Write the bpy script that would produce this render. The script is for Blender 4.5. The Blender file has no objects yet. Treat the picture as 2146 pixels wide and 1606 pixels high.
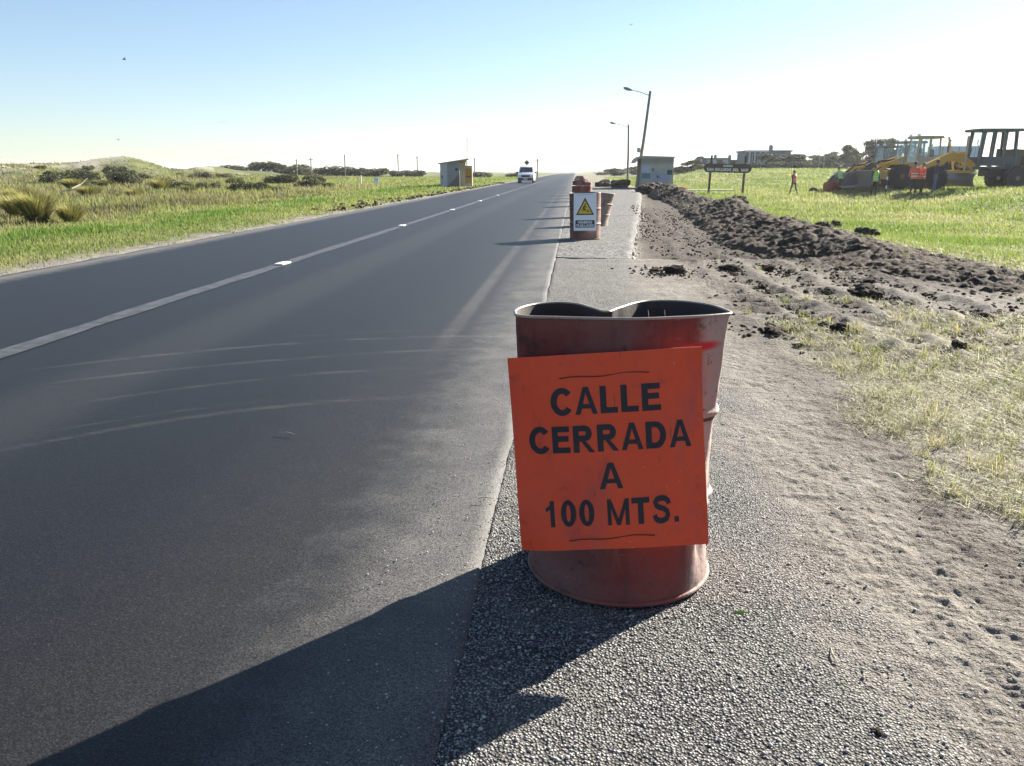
import bpy, bmesh, math, random
import numpy as np
from mathutils import Matrix, Vector
from math import sin, cos, pi, radians, atan2, sqrt

random.seed(7)
RS = np.random.RandomState(11)
sc = bpy.context.scene
COL = sc.collection

# ------------------------------------------------------------------ camera
cam_d = bpy.data.cameras.new('camera')
cam_d.sensor_width = 36.0
cam_d.lens = 1700.0 / 2146.0 * 36.0
cam_d.clip_start = 0.05
cam_d.clip_end = 9000.0
cam = bpy.data.objects.new('camera', cam_d)
cam.location = (0, 0, 1.25)
cam.rotation_euler = (radians(90 - 14.70), 0, radians(4.39))
COL.objects.link(cam)
sc.camera = cam

# ------------------------------------------------------------------ sky and sun
SUN_AZ = radians(44.0)      # measured from +Y (along the road) towards +X
SUN_EL = radians(24.0)
world = bpy.data.worlds.new('World')
sc.world = world
world.use_nodes = True
wn = world.node_tree
wn.nodes.clear()
sky = wn.nodes.new('ShaderNodeTexSky')
sky.sky_type = 'NISHITA'
sky.sun_disc = False
sky.sun_elevation = SUN_EL
sky.sun_rotation = SUN_AZ
sky.altitude = 0
sky.air_density = 0.9
sky.dust_density = 0.2
sky.ozone_density = 3.0
wbg = wn.nodes.new('ShaderNodeBackground')
wbg.inputs['Strength'].default_value = 0.058
wout = wn.nodes.new('ShaderNodeOutputWorld')
wgm = wn.nodes.new('ShaderNodeGamma')
wgm.inputs['Gamma'].default_value = 0.82
wn.links.new(sky.outputs[0], wgm.inputs[0])
wn.links.new(wgm.outputs[0], wbg.inputs[0])
wn.links.new(wbg.outputs[0], wout.inputs[0])

sun_d = bpy.data.lights.new('sun', 'SUN')
sun_d.energy = 5.0
sun_d.angle = radians(0.53)
sun_d.color = (1.0, 0.93, 0.82)
sun = bpy.data.objects.new('sun', sun_d)
sdir = Vector((sin(SUN_AZ) * cos(SUN_EL), cos(SUN_AZ) * cos(SUN_EL), sin(SUN_EL)))
sun.rotation_euler = sdir.to_track_quat('Z', 'Y').to_euler()
sun.location = (40, 40, 40)
COL.objects.link(sun)

sc.view_settings.view_transform = 'Standard'
sc.view_settings.look = 'None'
sc.view_settings.gamma = 1.0
sc.view_settings.use_curve_mapping = False
sc.view_settings.exposure = 2.0

# ------------------------------------------------------------------ helpers: noise
def _hash(ix, iy, seed):
    n = (ix.astype(np.int64) * 374761393 + iy.astype(np.int64) * 668265263 + seed * 974711) & 0x7fffffff
    n = ((n ^ (n >> 13)) * 1274126177) & 0x7fffffff
    n = ((n ^ (n >> 16)) * 461845907) & 0x7fffffff
    return (n ^ (n >> 15)) / float(0x7fffffff)

def vnoise(x, y, seed=0):
    x = np.asarray(x, float); y = np.asarray(y, float)
    ix = np.floor(x); iy = np.floor(y)
    fx = x - ix; fy = y - iy
    fx = fx * fx * (3 - 2 * fx); fy = fy * fy * (3 - 2 * fy)
    a = _hash(ix, iy, seed); b = _hash(ix + 1, iy, seed)
    c = _hash(ix, iy + 1, seed); d = _hash(ix + 1, iy + 1, seed)
    return (a + (b - a) * fx) * (1 - fy) + (c + (d - c) * fx) * fy   # 0..1

def fbm(x, y, seed=0, octv=4, gain=.5):
    s = 0.0; a = 1.0; t = 0.0
    for i in range(octv):
        s = s + a * (vnoise(x, y, seed + i * 17) - .5) * 2
        t += a; a *= gain; x = x * 2.03 + 3.1; y = y * 2.03 - 1.7
    return s / t                                                      # -1..1

def billow(x, y, seed=0, octv=4, gain=.55):
    s = 0.0; a = 1.0; t = 0.0
    for i in range(octv):
        s = s + a * (1 - np.abs(vnoise(x, y, seed + i * 23) * 2 - 1))
        t += a; a *= gain; x = x * 2.1 + 5.3; y = y * 2.1 + 2.9
    return s / t

def worley(x, y, seed=0):
    ix = np.floor(x); iy = np.floor(y)
    best = np.full(x.shape, 9.0); hid = np.zeros(x.shape)
    for dx in (-1, 0, 1):
        for dy in (-1, 0, 1):
            cx_ = ix + dx; cy_ = iy + dy
            px = cx_ + .15 + .7 * _hash(cx_, cy_, seed); py = cy_ + .15 + .7 * _hash(cx_, cy_, seed + 5)
            d = np.hypot(x - px, y - py)
            m = d < best
            best = np.where(m, d, best); hid = np.where(m, _hash(cx_, cy_, seed + 9), hid)
    return best, hid

def S(v, a, b):
    t = np.clip((np.asarray(v, float) - a) / (b - a), 0, 1)
    return t * t * (3 - 2 * t)

# ------------------------------------------------------------------ terrain function
def slab_edge(y):           # right edge of the paved bus bay beside the road
    return np.interp(y, [12.2, 20, 33, 47, 62, 70], [.82, 1.47, 2.55, 3.65, 4.0, 1.2])

def crest(y):               # the road runs level, then drops away far ahead
    return -1.5 * S(y, 280, 700)

DUNES = [(-58, 79, 1.6, 8, 8), (-86, 134, 1.2, 16, 12), (-77.0, 140, 2.1, 5.5, 8), (-83, 143, .8, 7, 8), (-69.5, 146, .7, 4, 7),
         (-72.8, 160, 1.7, 4.5, 9), (-66, 171, .9, 5, 9), (-100, 120, 1.5, 16, 14), (-112, 150, 2.0, 16, 18)]

def berm_c(y):
    return np.interp(y, [7.5, 9, 11, 13, 16, 24, 33, 45, 56], [6.3, 5.2, 4.75, 4.5, 4.25, 4.7, 5.0, 5.2, 5.5])

def H(x, y):
    x = np.asarray(x, float); y = np.asarray(y, float)
    z = np.full(np.broadcast(x, y).shape, -.014)
    # right-hand side: shallow drop beside the embankment, rising again into the field
    z = z - .40 * S(x, 3.5, 8.5) * S(y, 9, 24) * (1 - S(y, 75, 130))
    z = z + .52 * S(x, 14.5, 23) * S(y, 16, 36) + .40 * np.exp(-((x - 29) / 8) ** 2 - ((y - 42) / 7) ** 2)
    z = z + 1.15 * S(y, 78, 150) * S(x, 7, 24)
    # the strip dug out along the bay
    dig = S(x - slab_edge(y), -.06, .05) * S(y, 12.0, 12.9) * (1 - S(x, berm_c(y) - .9, berm_c(y))) * (1 - S(y, 50, 60))
    z = z - .13 * dig
    # left-hand side
    lf = S(-x, 7.6, 12)
    z = z + lf * (.05 + .16 * fbm(x / 7, y / 7, 3, 3)) 
    for (cx, cy, a, sx, sy) in DUNES:
        z = z + a * np.exp(-((x - cx) / sx) ** 2 - ((y - cy) / sy) ** 2)
    z = z + S(-x, 30, 60) * S(y, 40, 90) * (.55 * fbm(x / 9, y / 9, 8, 4) + .30 * billow(x / 4, y / 4, 12, 3))
    # gentle unevenness of the grassland
    g = np.maximum(S(x, 4, 9), S(-x, 8, 12))
    z = z + g * .05 * fbm(x / 2.3, y / 2.3, 21, 3)
    z = z + crest(y)
    return z

def Hs(x, y):
    return float(H(np.array([x]), np.array([y]))[0])

def grass_right(x, y):
    """cover of grass on the right-hand side, 0..1"""
    n = fbm(x / .45, y / .45, 31, 3); n2 = fbm(x / 1.3, y / 1.3, 37, 3)
    near = S(x - (1.52 + .20 * n + .12 * n2), -.05, .35)
    # churned, driven-over ground between the verge and the soil bank
    churn = S(y, 5.2, 6.6) * (1 - S(x, 4.4, 6.4)) * (1 - S(y, 62, 70))
    churn2 = S(y, 7.6, 9.0) * (1 - S(x - berm_c(y), .8, 2.0)) * (1 - S(y, 62, 70))
    cov = near * (1 - churn * S(n2 + .25 * n, -.22, .12)) * (1 - .97 * churn2)
    cov = cov * (1 - .75 * S(n2, .25, .5) * (1 - S(x, 5, 9)))
    bare = np.exp(-((x - 13.4) / 3.0) ** 2 - ((y - 47) / 9.0) ** 2)      # trampled dry patch by the name board
    return np.clip(cov * (1 - .55 * bare), 0, 1)

# ------------------------------------------------------------------ helpers: materials
class NT:
    def __init__(s, name):
        s.m = bpy.data.materials.new(name); s.m.use_nodes = True
        s.t = s.m.node_tree; s.t.nodes.clear()
        s.out = s.t.nodes.new('ShaderNodeOutputMaterial')
    def n(s, typ, props=None, **inp):
        nd = s.t.nodes.new(typ)
        for k, v in (props or {}).items(): setattr(nd, k, v)
        for k, v in inp.items(): s.set(nd, k, v)
        return nd
    def set(s, nd, key, v):
        k = key.replace('_', ' ') if isinstance(key, str) else key
        sock = nd.inputs[int(k[1:])] if isinstance(k, str) and k[0] == 'i' and k[1:].isdigit() else nd.inputs[k]
        if hasattr(v, 'is_linked') or isinstance(v, bpy.types.NodeSocket): s.t.links.new(v, sock)
        elif hasattr(sock, 'default_value'):
            if isinstance(v, (tuple, list)) and len(v) == 3 and sock.type == 'RGBA': v = (*v, 1)
            sock.default_value = v
    def coord(s, which='Object'):
        return s.n('ShaderNodeTexCoord').outputs[which]
    def mapping(s, vec, scale=(1, 1, 1), loc=(0, 0, 0), rot=(0, 0, 0)):
        return s.n('ShaderNodeMapping', Vector=vec, Scale=scale, Location=loc, Rotation=rot).outputs[0]
    def noise(s, vec, scale, detail=4, rough=.55, dist=0.0):
        return s.n('ShaderNodeTexNoise', Vector=vec, Scale=scale, Detail=detail, Roughness=rough, Distortion=dist).outputs[0]
    def voro(s, vec, scale, feature='F1', out='Distance', rand=1.0):
        return s.n('ShaderNodeTexVoronoi', {'feature': feature}, Vector=vec, Scale=scale, Randomness=rand).outputs[out]
    def ramp(s, fac, stops, interp='LINEAR'):
        r = s.n('ShaderNodeValToRGB', Fac=fac); r.color_ramp.interpolation = interp
        e = r.color_ramp.elements
        while len(e) < len(stops): e.new(.5)
        for el, (p, c) in zip(e, stops):
            el.position = p
            el.color = (c, c, c, 1) if isinstance(c, (int, float)) else (*c, 1)
        return r.outputs[0]
    def math(s, op, a, b=0.0, c=None, clamp=False):
        nd = s.n('ShaderNodeMath', {'operation': op, 'use_clamp': clamp}, i0=a, i1=b)
        if c is not None: s.set(nd, 'i2', c)
        return nd.outputs[0]
    def step(s, v, a, b):
        nd = s.n('ShaderNodeMapRange', {'interpolation_type': 'SMOOTHSTEP', 'clamp': True}, Value=v)
        nd.inputs['From Min'].default_value = a; nd.inputs['From Max'].default_value = b
        return nd.outputs[0]
    def mix(s, fac, a, b, mode='MIX'):
        nd = s.n('ShaderNodeMix', {'data_type': 'RGBA', 'blend_type': mode})
        s.set(nd, 'i0', fac); s.set(nd, 'i6', a if not (isinstance(a, tuple) and len(a) == 3) else (*a, 1))
        s.set(nd, 'i7', b if not (isinstance(b, tuple) and len(b) == 3) else (*b, 1))
        return nd.outputs[2]
    def sep(s, vec):
        o = s.n('ShaderNodeSeparateXYZ', Vector=vec).outputs
        return o[0], o[1], o[2]
    def bump(s, h, strength=.5, dist=.01, normal=None):
        nd = s.n('ShaderNodeBump', Height=h, Strength=strength, Distance=dist)
        if normal is not None: s.set(nd, 'Normal', normal)
        return nd.outputs[0]
    def bsdf(s, color, rough=.6, metal=0.0, normal=None, spec=.5, **kw):
        b = s.n('ShaderNodeBsdfPrincipled', Base_Color=color, Roughness=rough, Metallic=metal)
        b.inputs['Specular IOR Level'].default_value = spec
        if normal is not None: s.set(b, 'Normal', normal)
        for k, v in kw.items(): s.set(b, k, v)
        s.t.links.new(b.outputs[0], s.out.inputs[0])
        return s.m

def paint(name, col, rough=.5, metal=0.0, var=.18, scale=3.0, dirt=.25, dirtcol=(.16, .13, .10), bump=.0):
    """painted or plain solid surface with blotches, grime and fine relief"""
    t = NT(name); co = t.coord()
    n1 = t.noise(co, scale, 5, .6); n2 = t.noise(co, scale * 6.3, 4, .65)
    lo = tuple(c * (1 - var) for c in col); hi = tuple(min(1, c * (1 + var)) for c in col)
    c = t.mix(n1, lo, hi)
    c = t.mix(t.math('MULTIPLY', t.step(n2, .52, .8), dirt), c, dirtcol)
    rr = t.math('ADD', rough, t.math('MULTIPLY', t.math('SUBTRACT', n2, .5), .3))
    nm = t.bump(t.noise(co, scale * 14, 3), .25, .004) if bump == 0 else t.bump(t.noise(co, scale * 10, 5, .7), .6, bump)
    return t.bsdf(c, rr, metal, nm)

def glass(name, tint=(.03, .045, .055), rough=.06):
    t = NT(name); co = t.coord()
    c = t.mix(t.noise(co, 1.2, 3), tint, tuple(v * 1.6 for v in tint))
    return t.bsdf(c, rough, 0, None, .9)

# ------------------------------------------------------------------ helpers: meshes and objects
class MB:
    def __init__(s): s.v = []; s.f = []; s.mi = []
    def add(s, verts, faces, mi=0):
        o = len(s.v); s.v += [tuple(p) for p in verts]
        s.f += [tuple(i + o for i in f) for f in faces]; s.mi += [mi] * len(faces)
        return s
    def box(s, c, d, rot=None, mi=0, taper=(1, 1), bev=0.0):
        hx, hy, hz = d[0] / 2, d[1] / 2, d[2] / 2
        tx, ty = taper
        if bev > 0:
            b = min(bev, hx * .9, hy * .9, hz * .9)
            vs = []; 
            for z, k in ((-hz, b), (-hz + b, 0), (hz - b, 0), (hz, b)):
                w = (z + hz) / (2 * hz); ax = (hx * (1 + (tx - 1) * w)); ay = (hy * (1 + (ty - 1) * w))
                x0, y0 = ax - k, ay - k; q = b * .7
                vs += [(-x0 + q, -y0, z), (x0 - q, -y0, z), (x0, -y0 + q, z), (x0, y0 - q, z), (x0 - q, y0, z), (-x0 + q, y0, z), (-x0, y0 - q, z), (-x0, -y0 + q, z)]
            fs = [tuple(range(7, -1, -1)), tuple(range(24, 32))]
            for r in range(3):
                for i in range(8):
                    j = (i + 1) % 8
                    fs.append((r * 8 + i, r * 8 + j, r * 8 + 8 + j, r * 8 + 8 + i))
        else:
            vs = [(-hx, -hy, -hz), (hx, -hy, -hz), (hx, hy, -hz), (-hx, hy, -hz), (-hx * tx, -hy * ty, hz), (hx * tx, -hy * ty, hz), (hx * tx, hy * ty, hz), (-hx * tx, hy * ty, hz)]
            fs = [(3, 2, 1, 0), (4, 5, 6, 7), (0, 1, 5, 4), (1, 2, 6, 5), (2, 3, 7, 6), (3, 0, 4, 7)]
        if rot is not None:
            R = rot if isinstance(rot, Matrix) else Matrix.Rotation(rot, 3, 'Z')
            vs = [tuple(R @ Vector(p)) for p in vs]
        return s.add([(p[0] + c[0], p[1] + c[1], p[2] + c[2]) for p in vs], fs, mi)
    def prism(s, poly, a, b, axis='y', mi=0):
        n = len(poly)
        def P(p, w):
            return {'y': (p[0], w, p[1]), 'x': (w, p[0], p[1]), 'z': (p[0], p[1], w)}[axis]
        vs = [P(p, a) for p in poly] + [P(p, b) for p in poly]
        fs = [tuple(range(n)), tuple(range(2 * n - 1, n - 1, -1))] + [(i, i + n, (i + 1) % n + n, (i + 1) % n) for i in range(n)]
        return s.add(vs, fs, mi)
    def tube(s, pts, rad, seg=8, mi=0, cap=True):
        pts = [Vector(p) for p in pts]; n = len(pts)
        rs = rad if isinstance(rad, (list, tuple)) else [rad] * n
        vs = []; prev = None
        for i, p in enumerate(pts):
            t = (pts[min(i + 1, n - 1)] - pts[max(i - 1, 0)]).normalized()
            if prev is None:
                a = Vector((0, 0, 1)) if abs(t.z) < .9 else Vector((1, 0, 0))
                u = t.cross(a).normalized()
            else:
                u = (prev - t * prev.dot(t)).normalized()
            prev = u; w = t.cross(u)
            for k in range(seg):
                an = 2 * pi * k / seg
                vs.append(tuple(p + (u * cos(an) + w * sin(an)) * rs[i]))
        fs = []
        for i in range(n - 1):
            for k in range(seg):
                j = (k + 1) % seg
                fs.append((i * seg + k, i * seg + j, (i + 1) * seg + j, (i + 1) * seg + k))
        if cap: fs += [tuple(range(seg - 1, -1, -1)), tuple(range((n - 1) * seg, n * seg))]
        return s.add(vs, fs, mi)
    def lathe(s, prof, c=(0, 0, 0), axis='z', seg=20, mi=0):
        """prof: list of (radius, height)"""
        vs = []; n = len(prof)
        for (r, h) in prof:
            for k in range(seg):
                a = 2 * pi * k / seg; x, y = r * cos(a), r * sin(a)
                p = {'z': (x, y, h), 'y': (x, h, y), 'x': (h, x, y)}[axis]
                vs.append((p[0] + c[0], p[1] + c[1], p[2] + c[2]))
        fs = [(i * seg + k, i * seg + (k + 1) % seg, (i + 1) * seg + (k + 1) % seg, (i + 1) * seg + k) for i in range(n - 1) for k in range(seg)]
        fs += [tuple(range(seg - 1, -1, -1)), tuple(range((n - 1) * seg, n * seg))]
        return s.add(vs, fs, mi)
    def mesh(s, name, mats, smooth=False, fix=True):
        me = bpy.data.meshes.new(name); me.from_pydata(s.v, [], s.f)
        for m in (mats if isinstance(mats, (list, tuple)) else [mats]): me.materials.append(m)
        me.polygons.foreach_set('material_index', s.mi)
        if fix:
            bm = bmesh.new(); bm.from_mesh(me); bmesh.ops.recalc_face_normals(bm, faces=bm.faces); bm.to_mesh(me); bm.free()
        if smooth:
            me.polygons.foreach_set('use_smooth', [True] * len(me.polygons))
            if smooth != 'all': me.set_sharp_from_angle(angle=radians(40))
        me.update()
        return me
    def obj(s, name, mats, parent=None, smooth=False, loc=None, fix=True):
        return link(name, s.mesh(name, mats, smooth, fix), parent, loc)

def link(name, me, parent=None, loc=None, rotz=0.0):
    o = bpy.data.objects.new(name, me); COL.objects.link(o)
    if parent is not None: o.parent = parent
    if loc is not None: o.location = loc
    if rotz: o.rotation_euler = (0, 0, rotz)
    return o

def tag(o, label=None, cat=None, group=None, kind=None):
    if label: o['label'] = label
    if cat: o['category'] = cat
    if group: o['group'] = group
    if kind: o['kind'] = kind
    return o

def thing(name, label, cat, loc=(0, 0, 0), rotz=0.0, group=None):
    o = bpy.data.objects.new(name, None); COL.objects.link(o)
    o.empty_display_size = .2; o.location = loc; o.rotation_euler = (0, 0, rotz)
    return tag(o, label, cat, group)

def copy_tree(o, parent=None):
    c = o.copy(); COL.objects.link(c)
    if parent is not None: c.parent = parent
    for ch in list(o.children): copy_tree(ch, c)
    return c

def np_mesh(name, V, F, mats, smooth=True, attrs=None, flen=None):
    """mesh from numpy arrays; F is (n,k) with fixed k"""
    me = bpy.data.meshes.new(name)
    V = np.ascontiguousarray(V, dtype=np.float32); F = np.ascontiguousarray(F, dtype=np.int32)
    k = F.shape[1]
    me.vertices.add(len(V)); me.vertices.foreach_set('co', V.ravel())
    me.loops.add(F.size); me.loops.foreach_set('vertex_index', F.ravel())
    me.polygons.add(len(F))
    me.polygons.foreach_set('loop_start', np.arange(0, F.size, k, dtype=np.int32))
    try: me.polygons.foreach_set('loop_total', np.full(len(F), k, dtype=np.int32))
    except Exception: pass
    if smooth: me.polygons.foreach_set('use_smooth', np.ones(len(F), dtype=bool))
    for an, arr in (attrs or {}).items():
        a = me.attributes.new(an, 'FLOAT_COLOR', 'POINT')
        c = np.ones((len(V), 4), dtype=np.float32); c[:, :arr.shape[1]] = arr
        a.data.foreach_set('color', c.ravel())
    for m in (mats if isinstance(mats, (list, tuple)) else [mats]): me.materials.append(m)
    me.update(calc_edges=True); me.validate()
    return me

def grid_faces(nr, nc, wrap=False):
    i = np.arange(nr - 1)[:, None]; j = np.arange(nc if wrap else nc - 1)[None, :]
    j2 = (j + 1) % nc
    return np.stack(np.broadcast_arrays(i * nc + j, i * nc + j2, (i + 1) * nc + j2, (i + 1) * nc + j), -1).reshape(-1, 4)

GS = .265; GH = .212                  # bold sans lettering: thickness of upright and level strokes
def _arc(cx, cy, a, b, t0, t1, n=14, sx=GS, sy=GH):
    q = []
    for i in range(n):
        u0 = radians(t0 + (t1 - t0) * i / n); u1 = radians(t0 + (t1 - t0) * (i + 1) / n)
        o0 = (cx + a * cos(u0), cy + b * sin(u0)); o1 = (cx + a * cos(u1), cy + b * sin(u1))
        i0 = (cx + (a - sx) * cos(u0), cy + (b - sy) * sin(u0)); i1 = (cx + (a - sx) * cos(u1), cy + (b - sy) * sin(u1))
        q.append([o0, o1, i1, i0])
    return q
def _r(x0, y0, x1, y1): return [[(x0, y0), (x1, y0), (x1, y1), (x0, y1)]]
def _band(pts, hw):
    P = [Vector((p[0], p[1])) for p in pts]; L = []; R_ = []
    for i, p in enumerate(P):
        t_ = (P[min(i + 1, len(P) - 1)] - P[max(i - 1, 0)]).normalized(); n_ = Vector((-t_.y, t_.x)); h_ = hw[i] if isinstance(hw, list) else hw
        L.append(p + n_ * h_); R_.append(p - n_ * h_)
    return [[tuple(L[i]), tuple(R_[i]), tuple(R_[i + 1]), tuple(L[i + 1])] for i in range(len(P) - 1)]
def glyph(ch):
    """(advance width, list of quads) for one capital on a unit cap height"""
    s, h = GS, GH
    if ch == 'A': return .96, [[(0, 0), (.215, 0), (.48 - .0, .80), (.37, 1)], [(.745, 0), (.96, 0), (.59, 1), (.48, .80)], [(.37, 1), (.48, .80), (.59, 1), (.48, 1)], [(.265, .215), (.695, .215), (.645, .375), (.315, .375)]]
    if ch == 'C': return .92, _arc(.50, .5, .50, .515, 38, 322, 22)
    if ch in 'O': return 1.0, _arc(.50, .5, .50, .515, 0, 360, 26)
    if ch == '0': return .72, _arc(.36, .5, .35, .515, 0, 360, 24, s * .92, h * .85)
    if ch == 'L': return .76, _r(0, 0, s, 1) + _r(s, 0, .74, h)
    if ch == 'E': return .82, _r(0, 0, s, 1) + _r(s, 0, .80, h) + _r(s, .43, .74, .43 + h) + _r(s, 1 - h, .78, 1)
    if ch == 'D': return .92, _r(0, 0, s, 1) + _r(s, 0, .42, h) + _r(s, 1 - h, .42, 1) + _arc(.42, .5, .48, .5, -90, 90, 14)
    if ch in 'RB':
        q = _r(0, 0, s, 1) + _r(s, 1 - h, .52, 1) + _r(s, .415, .52, .415 + h) + _arc(.52, .7075, .33, .2925, -90, 90, 10)
        if ch == 'R': q += [[(.36, .415), (.56, .415), (.95, 0), (.70, 0)]]; return .95, q
        return .90, q + _r(s, 0, .54, h) + _arc(.54, .2475, .35, .2475, -90, 42, 10)
    if ch == 'M': return 1.05, _r(0, 0, .185, 1) + _r(.865, 0, 1.05, 1) + [[(.185, 1), (.185, .62), (.44, 0), (.525, .24)], [(.525, .24), (.61, 0), (.865, .62), (.865, 1)], [(.44, 0), (.61, 0), (.525, .24), (.50, .17)]]
    if ch == 'N': return .96, _r(0, 0, .195, 1) + _r(.765, 0, .96, 1) + [[(.195, 1), (.195, .66), (.765, 0), (.765, .34)]]
    if ch == 'H': return .94, _r(0, 0, s, 1) + _r(.735, 0, .94, 1) + _r(s, .42, .735, .42 + h)
    if ch == 'I': return .26, _r(.03, 0, .03 + s, 1)
    if ch == 'T': return .86, _r(0, 1 - h, .86, 1) + _r(.43 - s / 2, 0, .43 + s / 2, 1 - h)
    if ch == '1': return .62, _r(.26, 0, .46, 1) + [[(.26, .83), (.26, .66), (.06, .58), (.06, .73)]]
    if ch == 'J': return .72, _r(.5, .30, .5 + s, 1) + _arc(.355, .30, .35, .31, 180, 360, 12)
    if ch == 'U': return .94, _r(0, .36, s, 1) + _r(.735, .36, .94, 1) + _arc(.47, .36, .47, .375, 180, 360, 14)
    if ch == 'S':
        c = [(.80, .70), (.76, .82), (.62, .915), (.43, .93), (.24, .885), (.155, .765), (.20, .65), (.36, .575), (.55, .525), (.70, .435), (.735, .29), (.67, .15), (.50, .08), (.32, .075), (.16, .15), (.10, .30)]
        return .86, _band(c, .108)
    if ch == '.': return .30, _r(.05, 0, .26, .21)
    return .34, []

def text_mb(body, width=None, height=None, offset=0.0, spacing=1.0):
    """lettering as flat polygons centred on the origin in the XY plane: (verts, faces); strokes that cross are set a hair apart in depth"""
    V = []; F = []; x = 0.0
    for ch in body:
        w, qs = glyph(ch)
        for k, q in enumerate(qs):
            o = len(V); dz = .00002 * (k % 7)
            V += [(p[0] + x, p[1], dz) for p in q]; F.append((o, o + 1, o + 2, o + 3))
        x += w + .13
    V = np.array(V); mn, mx = V.min(0), V.max(0)
    V[:, :2] -= ((mn + mx) / 2)[:2]
    sx = (width / (mx[0] - mn[0])) if width else None
    sy = height if height else sx
    if sx is None: sx = sy
    return V * np.array([sx, sy, 1.0]), F

# ------------------------------------------------------------------ materials of the ground
def ground_material():
    t = NT('ground_cover'); co = t.coord()
    A = t.n('ShaderNodeAttribute', {'attribute_name': 'MaskA'}).outputs['Color']
    B = t.n('ShaderNodeAttribute', {'attribute_name': 'MaskB'}).outputs['Color']
    a = t.n('ShaderNodeSeparateColor', Color=A).outputs; b = t.n('ShaderNodeSeparateColor', Color=B).outputs
    agg, dirt, soil = a[0], a[1], a[2]
    dry, green, sand = b[0], b[1], b[2]
    big = t.noise(co, .35, 4); mid = t.noise(co, 2.2, 5, .6); fine = t.noise(co, 28, 4, .65); grit = t.noise(co, 160, 2, .6)
    vcol = t.voro(co, 135, out='Color'); vd = t.voro(co, 135)
    stone = t.n('ShaderNodeSeparateColor', Color=vcol).outputs[0]
    c_agg = t.ramp(stone, [(0, (.10, .10, .10)), (.45, (.22, .217, .21)), (.8, (.33, .325, .31)), (1, (.52, .51, .48))])
    c_agg = t.mix(t.step(vd, .35, .62), c_agg, (.035, .035, .036))
    c_agg = t.mix(t.math('MULTIPLY', t.step(mid, .35, .75), .5), c_agg, (.20, .187, .165))
    c_dirt = t.ramp(mid, [(.25, (.115, .10, .084)), (.55, (.185, .165, .138)), (.8, (.27, .243, .205))])
    c_dirt = t.mix(t.math('MULTIPLY', t.step(grit, .5, .8), .5), c_dirt, (.30, .27, .23))
    c_dirt = t.mix(t.math('MULTIPLY', t.step(fine, .58, .72), .5), c_dirt, (.07, .062, .054))
    c_dirt = t.mix(t.math('MULTIPLY', t.step(stone, .35, .9), .38), c_dirt, c_agg)
    c_dirt = t.mix(t.math('MULTIPLY', t.step(t.noise(co, 7, 5, .7), .54, .70), .5), c_dirt, (.085, .076, .066))
    c_soil = t.ramp(t.noise(co, 9, 6, .7), [(.3, (.034, .026, .020)), (.55, (.07, .055, .043)), (.75, (.145, .12, .094))])
    c_dry = t.ramp(t.noise(co, 12, 5, .7), [(.3, (.075, .066, .042)), (.5, (.16, .145, .085)), (.7, (.27, .24, .15))])
    c_green = t.ramp(t.noise(co, 5, 6, .7), [(.3, (.032, .052, .014)), (.5, (.075, .105, .026)), (.7, (.15, .165, .05))])
    c_green = t.mix(t.math('MULTIPLY', t.step(big, .45, .7), .5), c_green, (.19, .17, .075))
    c_green = t.mix(t.math('MULTIPLY', t.step(t.noise(t.mapping(co, (.5, .5, .5)), 1.0, 6, .75), .5, .62), .55), c_green, (.07, .065, .035))
    c_sand = t.ramp(mid, [(.3, (.27, .24, .19)), (.7, (.40, .36, .29))])
    c = c_dirt
    for fac, col in ((agg, c_agg), (green, c_green), (dry, c_dry), (soil, c_soil), (sand, c_sand)):
        c = t.mix(fac, c, col)
    h = t.math('ADD', t.math('MULTIPLY', t.math('SUBTRACT', .7, vd), t.math('MULTIPLY', agg, .9)), t.math('MULTIPLY', fine, t.math('ADD', .35, t.math('MULTIPLY', dirt, .9))))
    h = t.math('ADD', h, t.math('MULTIPLY', grit, .28))
    nm0 = t.bump(t.math('MULTIPLY', t.noise(co, 8, 6, .75), t.math('ADD', t.math('MULTIPLY', dirt, .5), soil)), .9, .09)
    nm = t.bump(h, 1.0, .014, nm0)
    return t.bsdf(c, .93, 0, nm, .22)

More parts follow.
